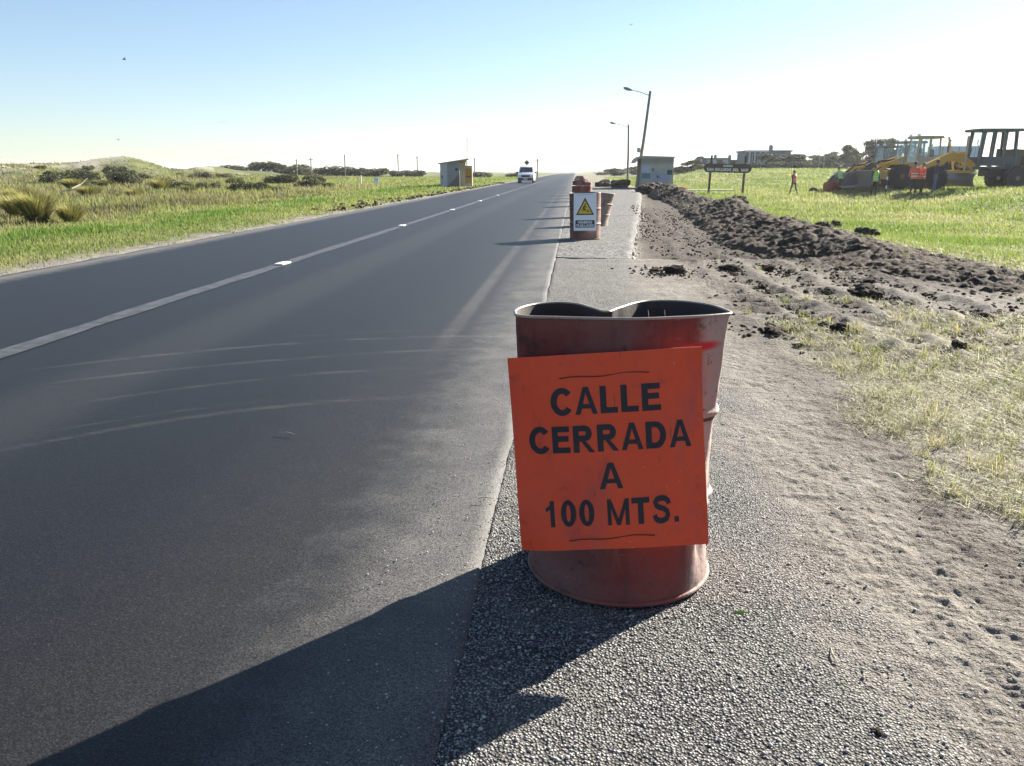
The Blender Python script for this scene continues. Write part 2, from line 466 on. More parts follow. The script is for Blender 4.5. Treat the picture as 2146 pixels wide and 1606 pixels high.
def road_material():
    t = NT('fresh_asphalt'); co = t.coord(); x, y, z = t.sep(co)
    fine = t.noise(co, 190, 3, .6); mid = t.noise(co, 6, 5, .6); big = t.noise(t.mapping(co, (1, .18, 1)), 1.1, 4)
    vd = t.voro(co, 120)
    c = t.ramp(fine, [(.3, (.004, .004, .005)), (.55, (.0075, .0075, .009)), (.8, (.022, .022, .023))])
    c = t.mix(t.math('MULTIPLY', big, .3), c, (.011, .011, .0135))
    wob = t.math('MULTIPLY', t.math('SUBTRACT', mid, .5), .5)
    xw = t.math('ADD', x, wob)
    # sandy dust: the strip beside the shoulder, the wheel tracks, and the sweeping tyre marks
    d1 = t.math('MULTIPLY', t.step(xw, -1.9, -.5), .07)
    d2 = t.math('MULTIPLY', t.math('MULTIPLY', t.step(xw, -.95, -.36), t.ramp(t.noise(co, 2.2, 4), [(.3, .45), (.7, 1.0)])), .46)
    def line(x0, w, k):
        e = t.math('ABSOLUTE', t.math('SUBTRACT', t.math('ADD', x, t.math('MULTIPLY', wob, .12)), x0))
        return t.math('MULTIPLY', t.math('SUBTRACT', 1.0, t.step(e, w * .25, w)), k)
    d3 = t.math('MULTIPLY', line(-.97, .10, .20), t.math('MULTIPLY', t.step(y, 4.5, 8.0), t.ramp(t.noise(co, 1.3, 4), [(.3, .4), (.65, 1.0)])))
    d4 = line(-2.9, .5, .05)
    dust = t.math('ADD', t.math('ADD', d1, d2), t.math('ADD', d3, d4))
    for (p2, p1, p0, w, k, x0, x1) in ((-.1334, -.0814, 6.2056, .055, .34, -3.6, -.3), (-.0998, .1004, 5.8562, .045, .26, -3.3, -.6), (-.2557, -.2938, 4.3462, .05, .24, -2.9, -.7),
                               (-.2022, -.1909, 5.1154, .045, .22, -3.0, -.8), (-.13, -.10, 6.45, .03, .15, -2.4, -.3), (-.24, -.30, 4.46, .03, .14, -2.8, -1.6)):
        yy = t.math('ADD', t.math('MULTIPLY', t.math('MULTIPLY', x, x), p2), t.math('ADD', t.math('MULTIPLY', x, p1), p0))
        e = t.math('ABSOLUTE', t.math('SUBTRACT', t.math('SUBTRACT', y, yy), t.math('MULTIPLY', wob, .09)))
        m = t.math('SUBTRACT', 1.0, t.step(e, w * .1, w * 1.25))
        m = t.math('MULTIPLY', m, t.math('MULTIPLY', t.step(x, x0, x0 + .5), t.math('SUBTRACT', 1.0, t.step(x, x1 - .4, x1))))
        m = t.math('MULTIPLY', m, t.ramp(t.noise(t.mapping(co, (1, 4, 1)), 1.9, 4, .65), [(.38, .05), (.62, 1.0)]))
        dust = t.math('ADD', dust, t.math('MULTIPLY', m, k * .45))
    pit = t.step(t.noise(co, 75, 2, .5), .66, .72)
    c = t.mix(t.math('MULTIPLY', pit, .6), c, (.004, .004, .005))
    gr_ = t.n('ShaderNodeSeparateColor', Color=t.voro(co, 300, out='Color')).outputs[0]
    c = t.mix(t.math('MULTIPLY', t.step(gr_, .76, 1.0), .32), c, (.05, .05, .05))
    speck = t.math('MULTIPLY', t.step(t.noise(co, 60, 2), .69, .74), .5)
    dust = t.math('ADD', dust, t.math('MULTIPLY', speck, .22), clamp=True)
    dust = t.math('MULTIPLY', dust, t.ramp(t.math('ADD', t.math('MULTIPLY', fine, .6), t.math('MULTIPLY', gr_, .4)), [(.30, .2), (.68, 1.35)]), clamp=True)
    c = t.mix(dust, c, (.26, .25, .232))
    # dusty left edge
    c = t.mix(t.math('MULTIPLY', t.math('SUBTRACT', 1.0, t.step(xw, -6.95, -6.45)), .55), c, (.22, .20, .17))
    c = t.mix(t.math('MULTIPLY', t.step(x, -.305, -.262), .75), c, (.05, .048, .046))
    h = t.math('ADD', fine, t.math('MULTIPLY', vd, .5))
    nm = t.bump(h, .30, .003)
    r = t.math('ADD', .50, t.math('MULTIPLY', dust, .4))
    return t.bsdf(c, r, 0, nm, .21)

def old_paving_material():
    t = NT('worn_chip_seal'); co = t.coord()
    vcol = t.voro(co, 42, out='Color'); vd = t.voro(co, 42); st = t.n('ShaderNodeSeparateColor', Color=vcol).outputs[0]
    mid = t.noise(co, 1.4, 5, .6)
    c = t.ramp(st, [(0, (.03, .03, .03)), (.6, (.095, .093, .09)), (1, (.34, .33, .315))])
    c = t.mix(t.math('MULTIPLY', t.step(mid, .42, .7), .75), c, (.105, .102, .097))
    crack = t.voro(t.mapping(co, (1, .8, 1)), .9, 'DISTANCE_TO_EDGE')
    crack = t.math('MULTIPLY', t.math('SUBTRACT', 1.0, t.step(t.math('ADD', crack, t.math('MULTIPLY', t.math('SUBTRACT', t.noise(co, 5, 4), .5), .05)), .0, .02)), t.step(t.noise(co, .7, 3), .5, .6))
    c = t.mix(crack, c, (.03, .03, .03))
    nm = t.bump(t.math('ADD', t.math('SUBTRACT', .7, vd), t.noise(co, 25, 3)), .8, .012)
    return t.bsdf(c, .9, 0, nm, .25)

M = {}
M['ground'] = ground_material()
M['road'] = road_material()
M['oldpave'] = old_paving_material()

# ------------------------------------------------------------------ the ground: one sheet from the camera to the horizon
def build_ground():
    rs = [.30]
    while rs[-1] < 2.3: rs.append(rs[-1] + .0065)
    while rs[-1] < 34: rs.append(rs[-1] + max(.0065, rs[-1] ** 2 / 880))
    while rs[-1] < 6000: rs.append(rs[-1] * 1.032)
    rs = np.array(rs)
    th = np.concatenate([np.linspace(-44, 46, 430), np.linspace(49, 313, 90)])       # degrees clockwise from +Y
    th = np.radians(th)
    R, T = np.meshgrid(rs, th, indexing='ij')
    X = R * np.sin(T); Y = R * np.cos(T)
    Z = H(X, Y)
    n1 = fbm(X / .35, Y / .35, 41, 3); n2 = fbm(X / 1.1, Y / 1.1, 43, 3)
    # masks ---------------------------------------------------------
    right = (X > -.6).astype(float)
    aggw = right * (1 - S(X + .26 * n1 + .2 * n2 - .14 * (1 - S(Y, 1.6, 2.6)), .55, 1.05)) * (1 - S(Y, 60, 64))
    # sandy spill across the far part of the shoulder
    aggw = aggw * (1 - .75 * np.exp(-((X - .95) / .35) ** 2 - ((Y - 9.2) / 2.2) ** 2))
    gr = grass_right(X, Y) * right
    bc = berm_c(Y)
    soil = right * np.exp(-np.abs((X - bc) / 1.35) ** 4) * S(Y, 8, 10) * (1 - S(Y, 58, 66))
    soil = np.clip(soil + right * (.30 + .6 * S(n1 + n2, .05, .6)) * S(Y, 5.5, 9) * (1 - S(X, 4.2, 5.6)) * S(X, 1.0, 1.7) * (1 - S(Y, 50, 58)), 0, 1)
    soil = np.clip(soil + right * .55 * S(X - slab_edge(Y), -.1, .3) * S(Y, 12, 13) * (1 - S(X, bc, bc + 1.2)) * (1 - S(Y, 56, 62)), 0, 1)
    # a darker, muddier verge line where the mown grass begins
    soil = np.clip(soil + right * .38 * np.exp(-((X - 1.42 - .12 * n1) / .16) ** 2) * (1 - S(Y, 7, 8)), 0, 1)
    dryw = gr * (1 - .82 * S(X, 5.2, 8.5))
    greenw = gr * S(X, 5.0, 8.0)
    left = (X < -6.0).astype(float)
    vg = S(-X + .55 * n1 + .45 * n2, 7.35, 8.0) * left
    dryl = vg * np.clip(.55 * (1 - S(-X, 8.6, 9.6)) + S(n2, .0, .5) * S(-X, 11, 14) * .75, 0, 1)
    greenw = np.maximum(greenw, vg); dryw = np.maximum(dryw, dryl)
    sand = left * np.clip(S(fbm(X / 8, Y / 8, 51, 3), .22, .4) * S(-X, 45, 55) * S(Y, 60, 80), 0, 1)
    sp = np.exp(-((X + 57.5 + (Y - 80) * .4) / 1.6) ** 2 - ((Y - 80) / 9) ** 2) * left
    sand = np.clip(sand * .8 + sp * 1.2, 0, 1)
    dirtw = np.clip(1 - aggw - greenw - dryw, 0, 1)
    # relief ---------------------------------------------------------
    nearm = R < 14
    wd, hid = worley(X / .017, Y / .017, 3)
    stones = np.clip(.62 - wd, 0, 1) * (.5 + hid)
    wd2, hid2 = worley(X / .024 + 7, Y / .024, 13)
    grit = np.clip(.55 - wd2, 0, 1) * (hid2 > .35) * (.4 + hid2)
    Z = Z + np.where(nearm, aggw * .0068 * stones + dirtw * right * .0085 * grit, 0)
    rough = billow(X / .11, Y / .085, 61, 4) - .5
    Z = Z + dirtw * right * (1 - S(Y, 40, 70)) * (.020 * rough + .014 * n2 + np.where(R < 12, .006, 0) * (fbm(X / .05, Y / .04, 63, 3))) + right * S(Y, 4.5, 7) * S(X, 1.2, 1.8) * (1 - S(X, 7, 10)) * (.022 * n1 + .045 * (billow(X / .22, Y / .2, 67, 4, .65) - .5))
    Z = Z + right * aggw * .006 * n2
    # wheel ruts left by the machines
    for xc, w, d in ((1.62, .14, .035), (2.13, .17, .055), (2.62, .15, .045), (3.05, .18, .055), (3.55, .15, .035)):
        xr = xc + .12 * np.sin(Y * .5 + xc * 3) + .05 * n2
        e = np.exp(-((X - xr) / w) ** 2)
        Z = Z - right * d * e * (.45 + .55 * np.sin(Y * 2 * pi / .31)) * S(Y, 4.6, 6) * (1 - S(Y, 26, 34))
        Z = Z + right * d * .9 * np.exp(-((X - xr - w * 1.5) / (w * .5)) ** 2) * S(Y, 4.6, 6) * (1 - S(Y, 26, 34)) * (vnoise(X / .2, Y / .2, 77))
    # bed of the road and of the paved bay lies below their sheets
    bed = S(X, -7.25, -6.98) * (1 - S(X, -.33, -.285))
    Z = np.where(X < -.285, Z - .12 * bed, Z)
    ins = (X > -.4) & (X < slab_edge(Y) - .05) & (Y > 12.25) & (Y < 66)
    Z = np.where(ins, Z - .15, Z)
    V = np.stack([X, Y, Z], -1).reshape(-1, 3)
    F = grid_faces(len(rs), len(th), True)[:, ::-1]
    # close the small hole under the camera
    cidx = len(V); V = np.vstack([V, [[0, 0, -.04]]])
    nt = len(th); j = np.arange(nt); F2 = np.stack([np.full(nt, cidx), j, (j + 1) % nt, (j + 1) % nt], -1)
    ma = np.stack([aggw, dirtw, soil], -1).reshape(-1, 3); mb = np.stack([dryw, greenw, sand], -1).reshape(-1, 3)
    ma = np.vstack([ma, [[1, 0, 0]]]); mb = np.vstack([mb, [[0, 0, 0]]])
    me = np_mesh('ground', V, F, M['ground'], True, {'MaskA': ma, 'MaskB': mb})
    o = link('ground', me); tag(o, kind='structure')
build_ground()

# ------------------------------------------------------------------ the road
def build_road():
    ys = [-14.0]
    while ys[-1] < 900: ys.append(ys[-1] + max(.05, abs(ys[-1]) ** 1.5 / 60))
    ys = np.array(ys); xs = np.concatenate([[-7.02], np.linspace(-6.9, -.34, 24), [-.29]])
    Y, X = np.meshgrid(ys, xs, indexing='ij')
    ed = .010 * fbm(ys / .22, ys * 0 + 3, 5, 3) + .012 * fbm(ys / 1.4, ys * 0, 6, 2)
    X = X.copy(); X[:, -1] += ed; X[:, -2] += ed
    X[:, 0] += .10 * fbm(ys / .6, ys * 0 + 9, 7, 4)
    Z = .0 + crest(Y) - .006 * ((X + 3.6) / 3.4) ** 2
    # rolled-down lip at both edges
    Xl = X[:, :1] - .05; Xr = X[:, -1:] + .045
    X2 = np.concatenate([Xl, X, Xr], 1); Y2 = np.concatenate([Y[:, :1], Y, Y[:, :1]], 1)
    Z2 = np.concatenate([Z[:, :1] - .11, Z, Z[:, :1] - .06], 1)
    me = np_mesh('road', np.stack([X2, Y2, Z2], -1).reshape(-1, 3), grid_faces(*X2.shape), M['road'], True)
    o = tag(link('road', me), kind='structure')
    # faint centre line
    t = NT('faded_line'); co = t.coord()
    c = t.mix(t.ramp(t.noise(co, 7, 5, .7), [(.35, 0.0), (.6, 1.0)]), (.018, .020, .024), (.066, .071, .081))
    c = t.mix(t.math('MULTIPLY', t.step(t.noise(co, 90, 3), .45, .65), .6), c, (.06, .06, .063))
    lm = t.bsdf(c, .6, 0, t.bump(t.noise(co, 190, 3), .4, .002), .4)
    yl = ys[ys > -14]
    w = .095 + .03 * fbm(yl / .35, yl * 0, 15, 3)
    xc = -4.0 + .02 * fbm(yl / 4, yl * 0, 16, 2)
    XX = np.stack([xc - w, xc + w], 1); YY = np.stack([yl, yl], 1)
    me = np_mesh('centre_line', np.stack([XX, YY, crest(YY) + .004], -1).reshape(-1, 3), grid_faces(*XX.shape), lm)
    tag(link('centre_line', me, o), kind='structure')
    return o
ROAD = build_road()

# white tabs set on the centre line
M['tab'] = paint('white_road_paint', (.78, .78, .76), .45, 0, .06, 8, .25)
tabm = MB().box((0, 0, .012), (.13, .30, .02), bev=.008).mesh('road_tab', M['tab'])
TABLAB = ['white paint tab on the faint centre line, the nearest one', 'white paint tab on the centre line, second ahead', 'white paint tab on the centre line, third ahead', 'white paint tab on the centre line, fourth ahead', 'white paint tab on the centre line, farthest one ahead']
for i, yy in enumerate((10.9, 18.8, 26.6, 34.4, 42.2)):
    tag(link('road_tab', tabm, None, (-3.99, yy, .003), .05 * (i % 3 - 1)), TABLAB[i], 'road tab', 'white tabs along the centre line')

# ------------------------------------------------------------------ paved bay beside the road (old chip seal, broken right edge)
def build_bay():
    ys = np.concatenate([np.arange(12.2, 24, .06), np.arange(24, 66, .2)])
    e = slab_edge(ys) + .045 * fbm(ys / .35, ys * 0, 81, 4) + .02 * fbm(ys / .1, ys * 0, 82, 2)
    cols = 14
    k = np.linspace(0, 1, cols)[None, :]
    x0 = -.272
    X = x0 + (e[:, None] - x0) * k; Y = np.repeat(ys[:, None], cols, 1)
    Y = Y + np.where(Y < 12.21, .22 * fbm(X / .45, X * 0, 85, 4), 0)
    Z = -.010 + .006 * fbm(X / .5, Y / .5, 84, 3) - .006 * k
    X = np.concatenate([X, X[:, -1:] + .02], 1); Y = np.concatenate([Y, Y[:, -1:]], 1); Z = np.concatenate([Z, Z[:, -1:] - .20], 1)
    # front face
    fr = np.stack([X[0], Y[0] - .01, Z[0] - .2], -1)
    V = np.concatenate([fr[None], np.stack([X, Y, Z], -1)], 0)
    o = link('bay_pavement', np_mesh('bay_pavement', V.reshape(-1, 3), grid_faces(V.shape[0], V.shape[1]), M['oldpave'], False))
    tag(o, kind='structure')
    # rubble and pale broken stones along the cut edge
    m = MB()
    for i in range(420):
        y = 12.2 + (random.random() ** 1.8) * 30
        x = float(slab_edge(y)) + random.uniform(-.03, .14)
        s = random.uniform(.008, .035)
        m.box((x, y, -.16 + random.uniform(0, .12) * (1 if x < slab_edge(y) + .05 else .2)), (s * 2, s * 1.6, s), Matrix.Rotation(random.random() * 6, 3, 'Z') @ Matrix.Rotation(random.uniform(-.6, .6), 3, 'X'), taper=(.7, .6))
    M['pale_stone'] = paint('pale_broken_stone', (.40, .37, .32), .9, 0, .35, 9, .4)
    tag(m.obj('edge_rubble', M['pale_stone']), 'pale broken stones along the cut edge of the paved bay', 'rubble', kind='stuff')
build_bay()

# ------------------------------------------------------------------ drums
def drum_material(name, base, dusty, hollow_band=None, seed=0.0):
    t = NT(name); co = t.mapping(t.coord(), (1, 1, 1), (seed, seed * 1.7, seed * .6)); ob = t.coord(); x, y, z = t.sep(ob)
    n1 = t.noise(co, 3.2, 5, .6); n2 = t.noise(co, 11, 5, .65); n3 = t.noise(t.mapping(co, (1, 1, .25)), 16, 4, .6)
    c = t.mix(t.step(n1, .35, .65), base, dusty)
    c = t.mix(t.math('MULTIPLY', t.step(n2, .5, .72), .55), c, tuple(b * .62 for b in base))
    c = t.mix(t.math('MULTIPLY', t.step(n3, .60, .75), .45), c, (.20, .15, .13))
    if hollow_band:
        x0, z0, z1, col = hollow_band
        m = t.math('MULTIPLY', t.step(t.math('ADD', x, t.math('MULTIPLY', n2, .06)), x0, x0 + .05), t.math('MULTIPLY', t.step(z, z0, z0 + .02), t.math('SUBTRACT', 1.0, t.step(z, z1 - .02, z1))))
        c = t.mix(t.math('MULTIPLY', m, t.ramp(n2, [(.3, .75), (.6, 1.0)])), c, col)
        sun_flank = t.math('MULTIPLY', t.step(t.math('ADD', x, t.math('MULTIPLY', n2, .07)), .215, .262), .85)
        c = t.mix(sun_flank, c, (.36, .27, .235))  # sunlit side of the drum painted in as a pale tan right flank
        # smear of brighter red paint near the rim
        ex = t.math('POWER', t.math('DIVIDE', t.math('SUBTRACT', x, .205), .075), 2.0); ez = t.math('POWER', t.math('DIVIDE', t.math('SUBTRACT', z, .775), .018), 2.0)
        sm = t.math('SUBTRACT', 1.0, t.step(t.math('ADD', t.math('ADD', ex, ez), t.math('MULTIPLY', n2, 1.0)), .5, 1.5))
        c = t.mix(t.math('MULTIPLY', sm, t.step(y, .12, -.02)), c, (.40, .012, .02))
    strk = t.step(t.noise(t.mapping(co, (1, 1, .06)), 30, 4, .6), .56, .70)
    c = t.mix(t.math('MULTIPLY', strk, .5), c, (.05, .026, .024))
    scuf = t.step(t.noise(t.mapping(co, (.35, .35, 3.5)), 9, 5, .7), .62, .68)
    c = t.mix(t.math('MULTIPLY', scuf, .65), c, (.29, .21, .19))
    c = t.mix(t.math('MULTIPLY', t.step(t.noise(co, 2.2, 4, .6), .46, .66), .5), c, (.12, .072, .066))
    rust = t.step(t.noise(co, 46, 3, .7), .64, .72)
    blot = t.step(t.noise(co, 5.5, 5, .75), .56, .64)
    c = t.mix(t.math('MULTIPLY', blot, .8), c, (.058, .03, .024))
    chip = t.math('MULTIPLY', t.step(t.noise(co, 26, 4, .7), .63, .67), .75)
    c = t.mix(chip, c, (.075, .045, .035))
    c = t.mix(t.math('MULTIPLY', rust, .7), c, (.045, .028, .022))
    # splashed dust towards the ground
    low = t.math('MULTIPLY', t.math('SUBTRACT', 1.0, t.step(t.math('ADD', z, t.math('MULTIPLY', n2, .1)), .05, .22)), .12)
    c = t.mix(low, c, (.19, .15, .125))
    nm = t.bump(t.math('ADD', t.math('MULTIPLY', n1, 1.4), t.noise(co, 60, 3)), .35, .006)
    return t.bsdf(c, t.math('ADD', .52, t.math('MULTIPLY', n2, .35)), 0, nm, .35)

M['drum_red'] = drum_material('worn_red_drum_paint', (.155, .026, .021), (.17, .058, .050), (.16, .29, .55, (.33, .33, .26)), .3)
M['drum_a'] = drum_material('faded_red_drum_paint', (.19, .045, .035), (.20, .09, .075), None, 2.1)
M['drum_b'] = drum_material('brown_drum_paint', (.15, .055, .04), (.22, .13, .10), None, 4.4)
M['drum_c'] = drum_material('orange_red_drum_paint', (.26, .06, .035), (.24, .10, .08), None, 6.8)
M['drum_d'] = drum_material('tan_dirty_drum_paint', (.24, .16, .12), (.33, .26, .21), None, 8.2)
M['drum_in'] = paint('rusty_drum_inside', (.045, .036, .034), .8, .0, .4, 6, .5, (.10, .075, .06))
M['drum_rim'] = paint('scuffed_rim_metal', (.30, .25, .22), .45, .3, .3, 18, .5, (.12, .07, .05))

def closed_spline(ctrl, n):
    P = np.array(ctrl, float); m = len(P); out = []
    for i in range(m):
        p0, p1, p2, p3 = P[i - 1], P[i], P[(i + 1) % m], P[(i + 2) % m]
        for u in np.linspace(0, 1, 24, endpoint=False):
            out.append(.5 * ((2 * p1) + (-p0 + p2) * u + (2 * p0 - 5 * p1 + 4 * p2 - p3) * u * u + (-p0 + 3 * p1 - 3 * p2 + p3) * u ** 3))
    Q = np.array(out); d = np.hypot(*(np.roll(Q, -1, 0) - Q).T); s = np.concatenate([[0], np.cumsum(d)])
    u = np.linspace(0, s[-1], n, endpoint=False)
    QQ = np.vstack([Q, Q[:1]])
    return np.stack([np.interp(u, s, QQ[:, 0]), np.interp(u, s, QQ[:, 1])], -1)

def make_drum(label, mat, loc, rotz=0.0, top=None, height=.85, R=.288, power=1.15, seed=1, group=None, N=112, nz=70, tilt=(0, 0), name='oil_drum'):
    root = thing(name, label, 'drum', loc, rotz, group)
    root.rotation_euler = (tilt[0], tilt[1], rotz)
    ang = pi + 2 * pi * np.arange(N) / N
    circ = np.stack([R * np.cos(ang), R * np.sin(ang)], -1)
    topc = closed_spline(top, N) if top is not None else circ.copy()
    def ring(z, off=0.0):
        w = np.clip(z / height, 0, 1) ** power
        P = circ * (1 - w) + topc * w
        T = np.roll(P, -1, 0) - np.roll(P, 1, 0); T /= np.linalg.norm(T, axis=1)[:, None] + 1e-9
        Nn = np.stack([T[:, 1], -T[:, 0]], -1)
        hoop = .0105 * sum(np.exp(-((z - h * height) / .011) ** 2) for h in (.335, .665))
        dent = (.008 * fbm(ang * 1.3 + seed, np.full(N, z * 7.0), 90 + seed, 3) - .010 * np.abs(fbm(ang * .9 + 2 * seed, np.full(N, z * 4.0), 95 + seed, 2))) * S(z, .02, .12)
        if seed == 1:      # folds in the crushed front drum
            for a0, k, wd_, z0, z1, dp in ((2 * pi - .42, .5, .17, .10, .74, .016), (2 * pi - .78, -.7, .13, .02, .30, .010), (pi + .55, .4, .15, .45, .86, .009), (2 * pi + .25, .2, .12, .25, .80, .014)):
                dent = dent - dp * np.clip(1 - np.abs(ang - a0 - k * (z - .4)) / wd_, 0, 1) * S(z, z0, z0 + .12) * (1 - S(z, z1 - .12, z1))
        return P + Nn * (hoop + dent + off)[:, None]
    zs = np.linspace(.012, height, nz)
    zs = np.sort(np.concatenate([zs] + [h * height + np.array([-.016, -.011, -.007, -.003, .003, .007, .011, .016]) for h in (.335, .665)]))
    out = np.concatenate([np.concatenate([ring(z), np.full((N, 1), z)], 1) for z in zs])
    V = out; F = grid_faces(len(zs), N, True)
    root_shell = link('shell', np_mesh('shell', V, F, mat, True), root)
    zi = np.linspace(.03, height, 24)
    Vi = np.concatenate([np.concatenate([ring(z, -.004), np.full((N, 1), z)], 1) for z in zi])
    Fi = grid_faces(len(zi), N, True)[:, ::-1]
    c = len(Vi); Vi = np.vstack([Vi, [[0, 0, .03]]]); j = np.arange(N)
    cap = np.stack([np.full(N, c), j, (j + 1) % N, (j + 1) % N], -1)
    me = np_mesh('inner_wall', Vi, Fi, M['drum_in'], True)
    bm = bmesh.new(); bm.from_mesh(me); bm.verts.ensure_lookup_table()
    bm.faces.new([bm.verts[k] for k in range(N)]); bm.to_mesh(me); bm.free()
    link('inner_wall', me, root)
    def rim(z, r, nm):
        P = ring(z, .001); pts = [(p[0], p[1], z) for p in P]; m = MB(); seg = 6; vs = []
        for i in range(N):
            a, b = P[i - 1], P[(i + 1) % N]; t = (b - a) / np.linalg.norm(b - a); nn = np.array([t[1], -t[0]])
            for k in range(seg):
                an = 2 * pi * k / seg
                vs.append((P[i][0] + nn[0] * r * cos(an), P[i][1] + nn[1] * r * cos(an), z + r * sin(an)))
        fs = [(i * seg + k, i * seg + (k + 1) % seg, ((i + 1) % N) * seg + (k + 1) % seg, ((i + 1) % N) * seg + k) for i in range(N) for k in range(seg)]
        m.add(vs, fs); m.obj(nm, M['drum_rim'] if nm == 'top_rim' else mat, root, 'all')
    rim(height, .0045, 'top_rim'); rim(.012, .008, 'base_rim')
    return root

cx0, cy0 = .161, 2.472
TOP1 = [(-.168, 2.315), (-.150, 2.262), (-.069, 2.243), (.09, 2.240), (.183, 2.247), (.335, 2.292), (.430, 2.338), (.452, 2.366), (.433, 2.470), (.380, 2.548), (.298, 2.580), (.205, 2.545), (.130, 2.420), (.096, 2.352), (.060, 2.405), (.015, 2.485), (-.045, 2.512), (-.115, 2.480), (-.158, 2.400)]
DR1 = make_drum('crushed dark red steel drum in front, its top bent to a kidney shape', M['drum_red'], (cx0, cy0, -.012), 0, [(a - cx0, b - cy0 + .004) for a, b in TOP1], height=.862, seed=1, group='drums closing the shoulder', nz=110, N=150)

def ellipse_top(a, b, dx=0, dy=0, dent=0.0, da=0.0, n=16):
    pts = []
    for i in range(n):
        an = pi + 2 * pi * i / n
        r = 1 - dent * math.exp(-((math.atan2(sin(an - da), cos(an - da))) / .45) ** 2)
        pts.append((a * cos(an) * r + dx, b * sin(an) * r + dy))
    return pts
row = [
    # label, material, x, y, rot, top, height, tilt
    ('brown steel drum carrying the white men-at-work placard', 'drum_b', .19, 15.72, 0, ellipse_top(.30, .25, .0, 0), .85, (0, -.02)),
    ('dirty tan crushed drum leaning out behind the placard drum', 'drum_d', .47, 19.6, .3, ellipse_top(.33, .20, .06, 0, .35, 1.6), .74, (0, .10)),
    ('dull red drum third in the row, its rim bent in', 'drum_a', .16, 23.0, .8, ellipse_top(.31, .24, 0, 0, .3, 4.4), .85, (0, 0)),
    ('orange-red drum fourth in the row, half behind the others', 'drum_c', .33, 30.2, 1.9, ellipse_top(.32, .23, 0, 0, .25, 2.0), .84, (0, .03)),
    ('dark red drum fifth in the row towards the van', 'drum_a', .14, 34.6, 2.6, None, .85, (0, 0)),
    ('brown drum sixth in the row towards the van', 'drum_b', .30, 38.6, .5, ellipse_top(.31, .22), .85, (0, 0)),
    ('red drum seventh in the row, small in the distance', 'drum_c', .18, 43.0, 1.2, None, .85, (0, 0)),
    ('dull red drum eighth in the row, small in the distance', 'drum_a', .32, 48.5, 1.2, ellipse_top(.31, .23), .85, (0, 0)),
    ('dark drum ninth in the row, almost hidden', 'drum_b', .20, 55.0, 2.2, None, .85, (0, 0)),
    ('farthest drum of the row beside the road', 'drum_a', .30, 63.0, .2, None, .85, (0, 0)),
]
for i, (lab, m, x, y, rz, tp, hh, tl) in enumerate(row):
    zz = -.014
    make_drum(lab, M[m], (x, y, zz + (.02 if tl[1] > .05 else 0)), rz, tp, hh, seed=3 + i, group='drums closing the shoulder', N=56 if i < 3 else 32, nz=34 if i < 3 else 20, tilt=tl)

# dry grass stalks and rubbish standing inside the front drum
M['straw'] = paint('dry_straw', (.42, .36, .22), .8, 0, .3, 30, .1)
for k, (a, b, lab) in enumerate((((.245, 2.33, .60), (.222, 2.43, .845), 'thin dry stalk poking up inside the front drum'), ((.275, 2.31, .60), (.268, 2.40, .85), 'second dry stalk crossing the first inside the drum'), ((.09, 2.29, .6), (.105, 2.30, .84), 'short stalk at the dented middle of the front drum'))):
    o = MB().tube([a, ((a[0] + b[0]) / 2 + .006, (a[1] + b[1]) / 2, (a[2] + b[2]) / 2), b], [.002, .0016, .0008], 5).obj('dry_stalk', M['straw'])
    tag(o, lab, 'stalk')

# ------------------------------------------------------------------ the orange closure sign
def sign_mat():
    t = NT('orange_sign_paint'); co = t.coord()
    n1 = t.noise(co, 4, 5, .6); n2 = t.noise(co, 14, 5, .65); n3 = t.noise(t.mapping(co, (1, 1, .3)), 40, 4, .6)
    c = t.mix(n1, (.66, .048, .016), (.78, .09, .024))
    c = t.mix(t.math('MULTIPLY', t.step(n1, .5, .72), .5), c, (.44, .05, .04))
    c = t.mix(t.math('MULTIPLY', t.step(n2, .55, .75), .5), c, (.26, .035, .04))
    c = t.mix(t.math('MULTIPLY', t.step(n3, .66, .76), .4), c, (.14, .05, .045))
    c = t.mix(t.math('MULTIPLY', t.step(t.noise(co, 90, 2), .74, .79), .6), c, (.6, .45, .4))
    x, y, z = t.sep(co)
    sm = t.step(t.noise(t.mapping(co, (1.2, 1, .5)), 6, 5, .7), .52, .68)
    c = t.mix(t.math('MULTIPLY', sm, .35), c, (.36, .075, .075))
    scr = t.step(t.noise(t.mapping(co, (4, 1, .5), (0, 0, 0), (0, .5, 0)), 14, 3, .5), .69, .72)
    c = t.mix(t.math('MULTIPLY', scr, .5), c, (.12, .03, .03))
    return t.bsdf(c, t.math('ADD', .42, t.math('MULTIPLY', n2, .3)), 0, t.bump(t.noise(t.mapping(co, (6, 1, 1)), 30, 3), .12, .004, t.bump(n1, .3, .02)), .4)
M['sign_orange'] = sign_mat()
t = NT('black_sign_ink'); co = t.coord()
c = t.mix(t.math('MULTIPLY', t.step(t.noise(co, 30, 5, .7), .56, .72), .45), (.012, .013, .022), (.09, .035, .035))
M['ink'] = t.bsdf(c, .5, 0, None, .4)
M['wire'] = paint('rusty_tie_wire', (.04, .025, .02), .7, .4, .4, 60, .3)
M['bare_edge'] = paint('chipped_sheet_edge', (.36, .28, .25), .6, .2, .3, 40, .4)

